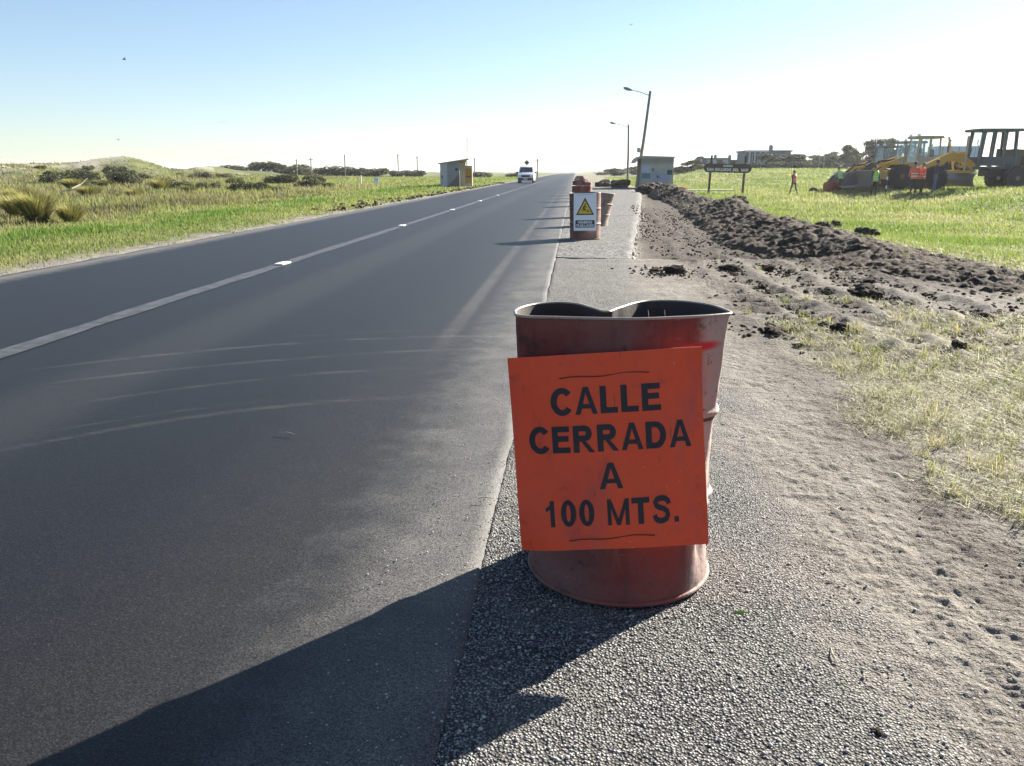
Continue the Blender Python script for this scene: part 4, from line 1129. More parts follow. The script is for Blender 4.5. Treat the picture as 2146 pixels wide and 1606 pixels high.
def leafy_mesh(name, seed, blobs, n, leaf, cols, mat=None, hollow=.35):
    """foliage: leaf faces spread through the volume of several blobs (cx,cy,cz,rx,ry,rz)"""
    rs = np.random.RandomState(seed); B = np.array(blobs, float)
    vol = (B[:, 3] * B[:, 4] * B[:, 5]) ** .7; pick = rs.choice(len(B), n, p=vol / vol.sum()); b = B[pick]
    v = rs.randn(n, 3); v /= np.linalg.norm(v, axis=1)[:, None]
    rad = (hollow + (1 - hollow) * rs.rand(n)) ** .6
    lump = 1 + .28 * fbm(v[:, 0] * 2.2 + pick * 7, v[:, 2] * 2.2 + v[:, 1], seed, 3)
    P = b[:, :3] + v * b[:, 3:] * (rad * lump)[:, None]
    s = leaf * (.6 + .8 * rs.rand(n))
    a = rs.randn(n, 3); a /= np.linalg.norm(a, axis=1)[:, None]
    c = np.cross(a, rs.randn(n, 3)); c /= np.linalg.norm(c, axis=1)[:, None]
    V = np.stack([P - a * s[:, None], P + c * s[:, None] * .5, P + a * s[:, None], P - c * s[:, None] * .5], 1)
    F = np.arange(n * 4).reshape(n, 4)
    col = mixc(cols[0], cols[1], np.clip(rs.rand(n) * .7 + .3 * (fbm(P[:, 0] * 1.5, P[:, 2] * 1.5 + P[:, 1], seed + 3, 2) + .5), 0, 1)) * (.6 + .7 * rs.rand(n, 1))
    return np_mesh(name, V.reshape(-1, 3), F, mat or M['leaves'], False, {'Col': np.clip(np.repeat(col, 4, 0), 0, 1)})

M['bark'] = paint('grey_brown_bark', (.10, .085, .07), .9, 0, .35, 8, .3, (.04, .035, .03), bump=.02)
def stems_mb(seed, n, h, r0, spread):
    rs = random.Random(seed); m = MB()
    for i in range(n):
        a = rs.random() * 6.28; k = rs.uniform(.3, 1) * spread
        m.tube([(.06 * cos(a), .06 * sin(a), -.05), (k * .4 * cos(a), k * .4 * sin(a), h * .45), (k * cos(a + .4), k * sin(a + .4), h * rs.uniform(.7, 1))], [r0, r0 * .7, r0 * .25], 5)
    return m

def blob_set(seed, n, R, h):
    rs = random.Random(seed); out = []
    for i in range(n):
        a = rs.random() * 6.28; q = R * .62 * sqrt(rs.random())
        s = rs.uniform(.32, .55) * R
        out.append((q * cos(a), q * sin(a), h * rs.uniform(.18, .62), s, s, h * rs.uniform(.26, .40)))
    return out

DK = (np.array([.045, .045, .030]), np.array([.085, .09, .045])); OLV = (np.array([.10, .11, .05]), np.array([.17, .17, .07])); GRY = (np.array([.10, .09, .07]), np.array([.15, .15, .085]))
SHRUBS = []
for i in range(5):
    fol = leafy_mesh('foliage', 300 + i, blob_set(300 + i, 7, 1.0, 1.0), 3600, .055, (GRY, DK, OLV, DK, GRY)[i], hollow=.25)
    st = stems_mb(310 + i, 14, .85, .018, .75).mesh('stem', M['bark'])
    SHRUBS.append((fol, st))
def shrub(x, y, r, h, lab, k, group='shrubs on the dune side', rz=None):
    root = thing('shrub', lab, 'shrub', (x, y, Hs(x, y) - .04), rz if rz is not None else (x * 1.7 + y) % 6.28, group)
    root.scale = (r, r, h)
    link('foliage', SHRUBS[k % 5][0], root); link('stem', SHRUBS[k % 5][1], root)
    return root

TUS = [tussock_mesh('blade_tuft', 400, 1700, 1.15, .42), tussock_mesh('blade_tuft', 401, 1000, 1.05, .50), tussock_mesh('blade_tuft', 402, 900, .8, .55, cols=(np.array([.20, .20, .09]), np.array([.12, .13, .06])))]
DARKHEART = leafy_mesh('dead_heart', 410, [(0, 0, .33, .30, .30, .30)], 900, .05, (np.array([.05, .042, .035]), np.array([.09, .075, .06])), hollow=0)
def tussock(x, y, s, h, lab, k=0, heart=True, rz=0.0):
    root = thing('tussock', lab, 'tall grass', (x, y, Hs(x, y) - .03), rz, 'tall grass tussocks on the dune side'); root.scale = (s, s, h)
    link('blade_tuft', TUS[k % 3], root)
    if heart: link('dead_heart', DARKHEART, root)
    return root
tussock(-13.45, 19.75, 1.0, .80, 'big yellow tussock with a dark dead heart near the road', 0)
tussock(-12.9, 20.3, .75, .60, 'pale tussock touching the right of the big one', 1, False, 1.0)
tussock(-15.5, 22.0, .95, .75, 'tall pale tussock behind the big one at the picture edge', 1, True, 2.0)
tussock(-14.6, 18.9, .7, .6, 'low tussock left of the big one', 2, True, .4)
tussock(-17.5, 25.0, 1.0, .7, 'dark-hearted tussock at the far left edge', 0, True, 2.7)
tussock(-22.5, 37.0, 1.1, .65, 'tussock halfway to the branch pile', 1, False, .9)
tussock(-30.0, 48.0, 1.6, .8, 'broad tussock under the dune with dark base', 0, True, 1.3)
tussock(-33.0, 56.0, 1.7, .8, 'olive tussock right of the broad one', 2, True, .2)
tussock(-24.2, 47.0, 1.2, .9, 'pale tussock in the middle of the rough grass', 1, False, 2.2)
tussock(-20.6, 43.0, 1.1, .7, 'small tussock near the middle shrubs', 2, True, 1.2)
tussock(-19.5, 35.5, .8, .5, 'low tussock on the rough grass', 1, False, .7)

sp = [(-43.9, 69.8, 2.6, 1.5, 'long dark shrub below the left dune', 1), (-39.8, 70.5, 1.9, 1.6, 'dark shrub right of the long one', 0), (-36.6, 66.0, 1.5, 1.5, 'round dark shrub under the high dune', 3),
      (-46.5, 77.0, 1.6, 1.2, 'olive shrub behind the long dark one', 2), (-33.5, 64, 1.6, .9, 'low olive shrub right of the round dark one', 2),
      (-24.9, 50.8, 1.5, .85, 'grey shrub in the middle of the rough grass', 4), (-23.2, 51.5, 1.1, .75, 'small grey shrub beside the middle one', 0),
      (-18.5, 46.0, 1.45, .80, 'dark shrub nearest the road side posts', 3), (-17.1, 46.6, .9, .6, 'small olive shrub beside the dark one', 2),
      (-17.9, 54.5, 1.2, 1.0, 'olive-grey bush left of the white post', 4), (-16.9, 55.2, .95, .75, 'paler bush touching the olive-grey one', 2),
      (-28.4, 78.8, 2.0, 1.2, 'dark shrub far out below the dune ridge', 1), (-25.4, 79.5, 1.4, 1.0, 'dark shrub right of the far one', 3), (-30.6, 74.0, 1.2, 1.0, 'olive shrub left of the far dark ones', 2),
      (-52.0, 92.0, 2.2, 1.6, 'shrub high on the left dune slope', 1), (-44, 95, 1.8, 1.3, 'shrub at the foot of the dune peak', 0)]
for (x, y, r, h, lab, k) in sp: shrub(x, y, r, h * .85, lab, k)
rd = random.Random(77)
for i in range(14):
    yy_ = rd.uniform(78, 128); xx_ = -yy_ * rd.uniform(.40, .68); rr = rd.uniform(.6, 1.5)
    shrub(xx_, yy_, rr, rr * rd.uniform(.45, .7), 'small olive scrub bush, one of many dotted below the left dunes', (2, 4, 0)[i % 3], 'scrub bushes dotted over the dunes')
ridge = [(-72, 175, 6.0, 3.0), (-65, 172, 5.5, 3.2), (-59, 170, 6.0, 3.5), (-53, 165, 5.5, 3.0), (-47, 160, 5.0, 3.2), (-42, 158, 5.5, 2.8), (-36.5, 150, 4.0, 2.6), (-31, 146, 2.6, 2.2), (-27.5, 142, 2.4, 2.0), (-20.5, 140, 3.0, 2.0), (-16.0, 142, 2.4, 1.6), (-10.6, 150, 2.6, 1.6)]
RL = ['first', 'second', 'third', 'fourth', 'fifth', 'sixth', 'seventh', 'eighth', 'ninth', 'tenth', 'eleventh', 'last']
for i, (x, y, r, h) in enumerate(ridge):
    shrub(x, y, r * .85, h * .62, '%s dark shrub of the far line counting from the dunes' % RL[i], (1, 3, 1, 0)[i % 4], 'line of shrubs on the horizon')

# dead branches
root = thing('dead_branch', 'bleached dead branches lying in the rough grass', 'branch', (-26.3, 42.3, Hs(-26.3, 42.3) + .08), .5)
M['dead'] = paint('bleached_wood', (.42, .38, .32), .85, 0, .2, 12, .2)
for k, (a, b, c_) in enumerate((((-.9, 0, .05), (0, .1, .25), (1.1, .15, .5)), ((-.6, .2, .1), (.2, .1, .2), (.8, -.2, .15)), ((-.3, 0, .2), (.1, .3, .4), (.5, .5, .75)))):
    MB().tube([a, b, c_], [.045, .04, .015], 6).obj('branch', M['dead'], root)

# ------------------------------------------------------------------ painted bus shelter on the right
def mural_mat():
    t = NT('painted_concrete'); co = t.coord(); x, y, z = t.sep(co)
    n1 = t.noise(co, 1.6, 5, .6); n2 = t.noise(co, 6, 5, .65)
    base = t.mix(n1, (.27, .26, .23), (.44, .43, .38))
    def rect(x0, x1, z0, z1, s=.04, wob=.1):
        xx = t.math('ADD', x, t.math('MULTIPLY', t.math('SUBTRACT', n2, .5), wob)); zz = t.math('ADD', z, t.math('MULTIPLY', t.math('SUBTRACT', n1, .5), wob))
        a = t.math('MULTIPLY', t.step(xx, x0, x0 + s), t.math('SUBTRACT', 1.0, t.step(xx, x1 - s, x1)))
        b = t.math('MULTIPLY', t.step(zz, z0, z0 + s), t.math('SUBTRACT', 1.0, t.step(zz, z1 - s, z1)))
        return t.math('MULTIPLY', a, b)
    c = base
    c = t.mix(t.math('MULTIPLY', rect(.74, 2.2, .38, 1.35, .25, .5), .85), c, t.mix(n2, (.16, .22, .36), (.34, .40, .52)))
    c = t.mix(rect(.06, .70, 1.18, 1.72, .03, .03), c, (.42, .44, .52))
    c = t.mix(rect(.06, .70, .78, 1.18, .03, .03), c, (.09, .22, .25))
    c = t.mix(rect(1.85, 2.24, 1.05, 1.40, .03, .12), c, (.02, .10, .09))
    c = t.mix(rect(.76, .98, 1.28, 1.52, .05, .12), c, (.14, .17, .10))
    c = t.mix(t.math('MULTIPLY', rect(1.12, 1.28, .82, 1.02, .04, .15), .9), c, (.03, .05, .09))
    c = t.mix(t.math('MULTIPLY', rect(1.30, 1.42, .80, .92, .04, .15), .9), c, (.03, .04, .07))
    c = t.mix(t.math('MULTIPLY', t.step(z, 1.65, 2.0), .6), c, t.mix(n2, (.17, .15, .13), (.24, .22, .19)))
    return t.bsdf(c, .9, 0, t.bump(t.noise(co, 30, 4), .4, .01), .2)
M['mural'] = mural_mat()
M['concrete'] = paint('weathered_concrete', (.40, .38, .34), .9, 0, .25, 2, .5, (.12, .11, .10), bump=.01)
SR = thing('bus_shelter', 'concrete bus shelter with blue mural and curved roof lip behind soil heaps', 'bus shelter', (4.55, 60.0, -.12))
MB().box((1.15, .09, 1.10), (2.30, .18, 2.20)).obj('side_wall', M['mural'], SR)
MB().box((1.15, 3.71, 1.10), (2.30, .18, 2.20)).obj('side_wall', M['concrete'], SR)
MB().box((2.21, 1.9, 1.10), (.18, 3.44, 2.20)).obj('back_wall', M['concrete'], SR)
prof = [(-.52, 1.86), (-.46, 1.90), (-.40, 2.08), (-.28, 2.22), (-.12, 2.32), (.1, 2.36), (2.36, 2.30), (2.36, 2.203), (.02, 2.203), (-.2, 2.10), (-.32, 1.96), (-.40, 1.86)]
MB().prism(prof, -.06, 3.86, 'y').obj('roof', M['concrete'], SR)
MB().box((1.75, 1.9, .42), (.42, 3.2, .08)).obj('bench', M['concrete'], SR)
MB().box((1.0, 2.2, .035), (2.4, 5.2, .07)).obj('floor_slab', M['concrete'], SR)

# ------------------------------------------------------------------ bus shelter on the far side of the road
def shelter_left_mat():
    t = NT('stained_grey_wall'); co = t.coord(); x, y, z = t.sep(co)
    n1 = t.noise(co, 1.9, 5, .6); n2 = t.noise(co, 7, 5, .65)
    c = t.mix(n1, (.17, .18, .20), (.30, .31, .32))
    c = t.mix(t.math('SUBTRACT', 1.0, t.step(x, .48, .56)), c, t.mix(n2, (.36, .36, .40), (.46, .46, .50)))  # brighter tone of an angled wall face put into the colour
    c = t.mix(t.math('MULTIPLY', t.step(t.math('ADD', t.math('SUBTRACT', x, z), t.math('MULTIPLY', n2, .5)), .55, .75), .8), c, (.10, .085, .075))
    ex = t.math('ADD', t.math('POWER', t.math('DIVIDE', t.math('SUBTRACT', x, 1.22), .13), 2.0), t.math('POWER', t.math('DIVIDE', t.math('SUBTRACT', z, 1.32), .10), 2.0))
    c = t.mix(t.math('SUBTRACT', 1.0, t.step(ex, .6, 1.2)), c, (.03, .035, .05))
    c = t.mix(t.math('MULTIPLY', t.step(n2, .6, .75), .3), c, (.07, .16, .13))
    return t.bsdf(c, .9, 0, t.bump(n2, .3, .02), .2)
M['shl'] = shelter_left_mat()
M['ochre'] = paint('ochre_yellow_wall', (.50, .30, .06), .8, 0, .25, 3, .4, (.16, .10, .05))
M['pale_wall'] = paint('pale_wall', (.62, .58, .50), .85, 0, .12, 3, .3)
M['tin'] = paint('tin_roof_sheet', (.33, .32, .29), .55, .3, .2, 2, .4, (.15, .11, .09))
SL = thing('bus_shelter', 'small grey bus shelter with slanting tin roof and ochre inner wall', 'bus shelter', (-9.98, 61.0, -.02))
MB().prism([(0, 0), (1.44, 0), (1.44, 1.93), (0, 1.70)], 0, .14, 'y').obj('side_wall', M['shl'], SL)
MB().prism([(0, 0), (2.02, 0), (2.02, 1.62), (1.5, 1.62), (1.5, 1.95), (0, 1.70)], 2.9, 3.04, 'y').obj('side_wall', M['pale_wall'], SL)
MB().box((1.72, 2.888, .85), (.46, .02, 1.1)).obj('ochre_panel', M['ochre'], SL)
MB().box((1.72, 2.875, .78), (.42, .02, .10)).obj('panel_band', M['shl'], SL)
MB().box((.07, 1.52, .86), (.14, 2.74, 1.72)).obj('back_wall', M['shl'], SL)
MB().prism([(-.16, 1.70), (2.10, 2.04), (2.10, 2.10), (-.16, 1.76)], -.14, 3.2, 'y').obj('roof', M['tin'], SL)
MB().box((1.95, 1.5, 1.80), (.10, 3.0, .34)).obj('fascia', M['pale_wall'], SL)
M['blue_post'] = paint('blue_post_paint', (.05, .07, .14), .5, .1, .2, 4, .3)
o = thing('bus_stop_post', 'thin dark blue post in front of the grey shelter', 'post', (-9.50, 59.0, Hs(-9.5, 59)))
MB().tube([(0, 0, -.1), (0, 0, .88)], .032, 8).obj('pole', M['blue_post'], o)
MB().box((0, -.03, .80), (.12, .02, .18)).obj('stop_plate', M['blue_post'], o)
M['white'] = paint('white_enamel', (.74, .74, .72), .5, 0, .08, 4, .2)
M['galv'] = paint('galvanised_steel', (.30, .31, .32), .45, .6, .15, 4, .2)
o = thing('verge_sign', 'small white board on two short legs in the grass', 'sign', (-15.4, 63.6, Hs(-15.4, 63.6)))
MB().box((0, 0, .46), (.38, .03, .46), bev=.01).obj('board', M['white'], o)
MB().box((0, -.02, .50), (.26, .008, .05)).obj('print_line', M['galv'], o)
for s_ in (-.15, .15): MB().tube([(s_, .03, -.1), (s_, .03, .6)], .02, 6).obj('leg', M['galv'], o)
o = thing('verge_post', 'single white marker post in the grass', 'post', (-16.1, 61.7, Hs(-16.1, 61.7)))
MB().tube([(0, 0, -.1), (0, 0, .82)], [.05, .045], 8).obj('shaft', M['white'], o)
MB().lathe([(.056, 0), (.056, .12)], (0, 0, .02), seg=8).obj('dark_band', M['blue_post'], o)

# ------------------------------------------------------------------ street lamps and distant poles
M['pole_wood'] = paint('tarred_pole_wood', (.17, .155, .14), .85, 0, .3, 5, .3, bump=.01)
M['lamp_metal'] = paint('grey_lamp_metal', (.22, .23, .24), .5, .4, .15, 5, .2)
M['lamp_glass'] = glass('lamp_lens', (.5, .5, .47), .2)
def street_lamp(label, base, top, arm, box=True):
    root = thing('street_lamp', label, 'street lamp', base, 0, 'street lamps along the bay')
    t_ = Vector(top) - Vector(base); a_ = Vector(arm) - Vector(base)
    pts = [t_ * k for k in (-.03, .25, .5, .75, 1)]; pts[2] += Vector((.03, 0, 0)); pts[3] += Vector((.02, 0, 0))
    MB().tube(pts, [.13, .125, .115, .105, .095], 10).obj('pole', M['pole_wood'], root)
    s0 = t_ * .955
    MB().tube([s0, s0 + (a_ - s0) * .5 + Vector((0, 0, .05)), a_], [.03, .028, .025], 8).obj('arm', M['lamp_metal'], root)
    d_ = (a_ - s0).normalized()
    hd = MB().tube([a_ - d_ * .12, a_ + d_ * .02, a_ + d_ * .28, a_ + d_ * .48, a_ + d_ * .56], [.045, .09, .12, .09, .03], 10).obj('lamp_head', M['lamp_metal'], root, True)
    MB().lathe([(.02, -.04), (.075, -.02), (.085, .01)], tuple(a_ + d_ * .25 + Vector((0, 0, -.10))), seg=10).obj('lens', M['lamp_glass'], hd, True)
    if box:
        p = t_ * .40
        b = MB().box((p.x - .24, p.y - .05, p.z), (.24, .22, .34), bev=.02).obj('switch_box', M['lamp_metal'], root)
        MB().box((p.x - .07, p.y - .05, p.z), (.12, .06, .05)).obj('bracket', M['lamp_metal'], b)
    return root
street_lamp('leaning wooden street lamp rising behind the painted shelter', (4.62, 64.6, -.1), (5.38, 64.6, 6.95), (3.92, 64.6, 7.05))
street_lamp('slim street lamp farther down beside the bay', (5.78, 95, -.05), (5.66, 95, 6.15), (4.13, 95, 6.25), False)
M['far_pole'] = paint('weathered_grey_pole', (.20, .19, .18), .8, 0, .2, 3, .2)
FP = [(-51.0, 150, 3.2, 'short far pole, leftmost above the shrub line'), (-48.3, 150, 3.4, 'far pole with crossarm, second above the shrub line'), (-42.0, 150, 4.0, 'far pole standing third in the shrub line'), (-32.2, 150, 4.1, 'far pole standing fourth, right of the white post'), (-28.7, 150, 3.7, 'far pole left of the grey shelter'), (-18.3, 150, 3.4, 'faint far pole right of the grey shelter'), (-7.05, 152, 3.0, 'thin far pole behind the van roof'), (-6.5, 140, 3.1, 'far pole right of the van at the road side')]
for i, (x, y, h, lab) in enumerate(FP):
    z = Hs(x, y)
    root = thing('utility_pole', lab, 'pole', (x, y, z), 0, 'far poles beyond the road')
    tp = h - z
    MB().tube([(0, 0, -.2), (.02, 0, tp)], [.12, .085], 7).obj('pole', M['far_pole'], root)
    MB().box((.02, 0, tp - .25), (1.0 if i in (1, 7) else .35, .08, .08)).obj('crossarm', M['far_pole'], root)
# radio mast: three legs braced
mz = Hs(-26.1, 200)
root = thing('radio_mast', 'tall thin lattice mast far behind the grey shelter', 'mast', (-26.1, 200, mz))
legs = [(.28 * cos(a), .28 * sin(a)) for a in (0, 2.09, 4.19)]
hM = 10.8 - mz
for (a, b) in legs: MB().tube([(a, b, -.2), (a * .5, b * .5, hM - 2.0)], .035, 5).obj('leg', M['galv'], root)
m = MB(); k = 0
zz = .3
while zz < hM - 2.2:
    for i in range(3):
        a, b = legs[i], legs[(i + 1) % 3]; f0 = 1 - .5 * zz / hM; f1 = 1 - .5 * (zz + .6) / hM
        m.tube([(a[0] * f0, a[1] * f0, zz), (b[0] * f1, b[1] * f1, zz + .6)], .016, 4)
    zz += .6
tag(m.obj('bracing', M['galv'], root), kind='stuff')
MB().tube([(0, 0, hM - 2.1), (0, 0, hM)], .03, 5).obj('aerial', M['galv'], root)

# ------------------------------------------------------------------ wooden name board
M['sign_wood'] = paint('dark_varnished_wood', (.045, .028, .022), .6, 0, .3, 4, .25, (.10, .07, .05), bump=.006)
M['post_wood'] = paint('dark_post_wood', (.055, .038, .028), .75, 0, .3, 6, .3, bump=.01)
NB = thing('name_board', 'dark wooden neighbourhood name board with white capitals on two posts', 'sign', (10.55, 60.0, -.42))
NB.rotation_euler = (0, radians(1.2), 0)
bd = []
for sx, cx in ((1, 1.36), (-1, -1.36)):
    for k in range(9):
        a = radians(-90 + 22.5 * k) if sx > 0 else radians(90 + 22.5 * k)
        bd.append((cx + .29 * cos(a) * 1.0, 1.80 + .30 * sin(a)))
MB().prism(bd, -.09, -.03, 'y').obj('board', M['sign_wood'], NB)
for x0, lean in ((-1.15, .03), (1.2, .0)):
    MB().tube([(x0 - lean, .035, -.3), (x0, .035, 1.3), (x0 + .02, .035, 2.66)], [.085, .08, .075], 9).obj('post', M['post_wood'], NB)
def board_text(s_, cx, cz, w, h):
    V, F = text_mb(s_, w, h)
    MB().add([(p[0] + cx, -.094 - p[2], p[1] + cz) for p in V], F).obj('lettering', M['white'], NB, fix=False)
board_text('BARRIO', .02, 1.955, .62, .13)
board_text('SAN', -1.20, 1.70, .46, .20); board_text('EDUARDO', -.30, 1.70, 1.10, .20); board_text('DEL', .58, 1.70, .42, .20); board_text('MAR', 1.20, 1.70, .50, .20)

# orange barrel end and planks lying by the shelter
M['orange'] = paint('orange_plastic', (.60, .10, .03), .5, 0, .15, 5, .3)
o = thing('orange_barrel', 'orange plastic barrel lying half behind the soil bank', 'barrel', (6.35, 52.0, Hs(6.35, 52) + .27), .4)
MB().lathe([(.20, -.42), (.27, -.40), (.28, -.05), (.265, .0), (.28, .05), (.27, .40), (.2, .42)], (0, 0, 0), 'x', 18).obj('body', M['orange'], o, True)
MB().lathe([(.284, -.16), (.284, -.06)], (0, 0, 0), 'x', 18).obj('white_band', M['white'], o)
o = MB().box((0, 0, .10), (5.5, 1.2, .16), bev=.03).obj('concrete_culvert', M['concrete'], None, False, (9.6, 66.5, Hs(9.6, 66.5))); tag(o, 'low pale concrete slab lying in the grass right of the painted shelter', 'slab')

# ------------------------------------------------------------------ the oncoming van
M['van_white'] = paint('white_van_paint', (.78, .79, .80), .3, 0, .04, 2, .12)
M['rubber'] = paint('tyre_rubber', (.022, .022, .023), .85, 0, .3, 10, .4, (.09, .08, .07))
M['dark_plastic'] = paint('dark_bumper_plastic', (.03, .031, .035), .6, 0, .2, 6, .2)
M['screen'] = glass('windscreen_glass', (.02, .035, .05), .04)
M['lens'] = glass('headlamp_lens', (.6, .62, .65), .1)
M['steel'] = paint('wheel_steel', (.35, .35, .36), .4, .6, .1, 8, .2)
VAN = thing('van', 'white van with a dark diamond sign on its roof driving towards us', 'van', (-5.05, 83.6, .0)); VAN.scale = (1, 1, .90)
side = [(0, .30), (0, .62), (.04, .86), (.18, .98), (.95, 1.10), (1.62, 1.72), (1.80, 1.82), (3.85, 1.84), (4.05, 1.70), (4.10, .95), (4.10, .34), (3.6, .27), (.5, .27)]
vb = []; nsec = len(side)
secs = [(-.78, .90), (-.80, 1.0), (-.5, 1.02), (.5, 1.02), (.80, 1.0), (.78, .90)]
m = MB()
def vx_(zv): return .80 - .12 * max(0, (zv - 1.05)) / .8
vsv = []
for sx in (-1, -.6, .6, 1):
    for (yy_, zz_) in side:
        tk = 1 if abs(sx) < 1 else 1
        vsv.append((sx * vx_(zz_), yy_ + (.06 if abs(sx) == 1 else 0) * (1 if yy_ < 2 else -1), zz_ - (.03 if abs(sx) == 1 and zz_ > 1.7 else 0)))
fsv = []
for r_ in range(3):
    for i in range(nsec):
        j = (i + 1) % nsec; fsv.append((r_ * nsec + i, r_ * nsec + j, (r_ + 1) * nsec + j, (r_ + 1) * nsec + i))
fsv += [tuple(range(nsec)), tuple(range(3 * nsec, 4 * nsec))]
MB().add(vsv, fsv).obj('body', M['van_white'], VAN, True)
MB().add([(-.66, .985, 1.155), (.66, .985, 1.155), (.585, 1.56, 1.69), (-.585, 1.56, 1.69)], [(0, 1, 2, 3)]).obj('windscreen', M['screen'], VAN)
for s_ in (-1, 1):
    MB().add([(s_ * .805, 1.25, 1.10), (s_ * .805, 2.1, 1.10), (s_ * .735, 2.1, 1.62), (s_ * .745, 1.6, 1.62)], [(0, 1, 2, 3)]).obj('side_window', M['screen'], VAN)
    MB().box((s_ * .60, .02, .76), (.30, .10, .20), bev=.03).obj('headlight', M['lens'], VAN)
    MB().box((s_ * .93, 1.22, 1.14), (.18, .10, .20), bev=.03).obj('mirror', M['dark_plastic'], VAN)
    for yy_ in (.78, 3.35):
        wl = thing('wheel', None, None); wl.parent = VAN; wl.location = (s_ * .72, yy_, .30)
        MB().lathe([(.17, -.09), (.28, -.095), (.305, -.06), (.305, .06), (.28, .095), (.17, .09)], (0, 0, 0), 'x', 18).obj('tyre', M['rubber'], wl, True)
        MB().lathe([(.17, -.07), (.17, .07), (.05, .085)], (0, 0, 0), 'x', 14).obj('rim', M['steel'], wl)
MB().box((0, -.01, .76), (.86, .07, .22), bev=.02).obj('grille', M['dark_plastic'], VAN)
MB().box((0, .0, .44), (1.52, .16, .26), bev=.05).obj('bumper', M['dark_plastic'], VAN)
MB().box((0, -.09, .44), (.42, .01, .11)).obj('number_plate', M['white'], VAN)
for yy_ in (1.95, 3.3): MB().tube([(-.66, yy_, 1.80), (-.66, yy_, 1.90), (.66, yy_, 1.90), (.66, yy_, 1.80)], .02, 6).obj('roof_bar', M['dark_plastic'], VAN)
rs_ = MB().prism([(-.28, 2.22), (0, 1.92), (.28, 2.22), (0, 2.52)], 1.94, 1.98, 'y').obj('roof_sign', M['dark_plastic'], VAN)
MB().prism([(-.22, 2.22), (0, 1.985), (.22, 2.22), (0, 2.455)], 1.934, 1.9385, 'y').obj('sign_face', paint('weathered_sign_face', (.10, .085, .05), .6), rs_)

# ------------------------------------------------------------------ people
SKIN = paint('skin', (.36, .20, .14), .55, 0, .1, 12, .0)
HAIR = paint('dark_hair', (.025, .02, .018), .6, 0, .3, 30, 0)
M['hivis_green'] = paint('high_visibility_green', (.28, .70, .06), .6, 0, .1, 10, .1)
M['hivis_orange'] = paint('high_visibility_orange', (.75, .13, .045), .6, 0, .1, 10, .15)
M['reflect'] = paint('reflective_tape', (.70, .70, .66), .3, 0, .05, 20, .05)
def cloth(name, col): return paint(name, col, .85, 0, .25, 9, .2, tuple(c * .6 for c in col))
def skin_mesh(name, verts, edges, radii, levels=2):
    me = bpy.data.meshes.new(name); me.from_pydata(verts, edges, [])
    o = bpy.data.objects.new(name, me); COL.objects.link(o)
    sm = o.modifiers.new('skin', 'SKIN'); sm.use_smooth_shade = True
    sub = o.modifiers.new('sub', 'SUBSURF'); sub.levels = levels; sub.render_levels = levels
    for i, r in enumerate(radii):
        sv = me.skin_vertices[0].data[i]; sv.radius = r if isinstance(r, tuple) else (r, r); sv.use_root = (i == 0)
    bpy.context.view_layer.update()
    dg = bpy.context.evaluated_depsgraph_get()
    res = bpy.data.meshes.new_from_object(o.evaluated_get(dg))
    bpy.data.objects.remove(o); bpy.data.meshes.remove(me)
    return res

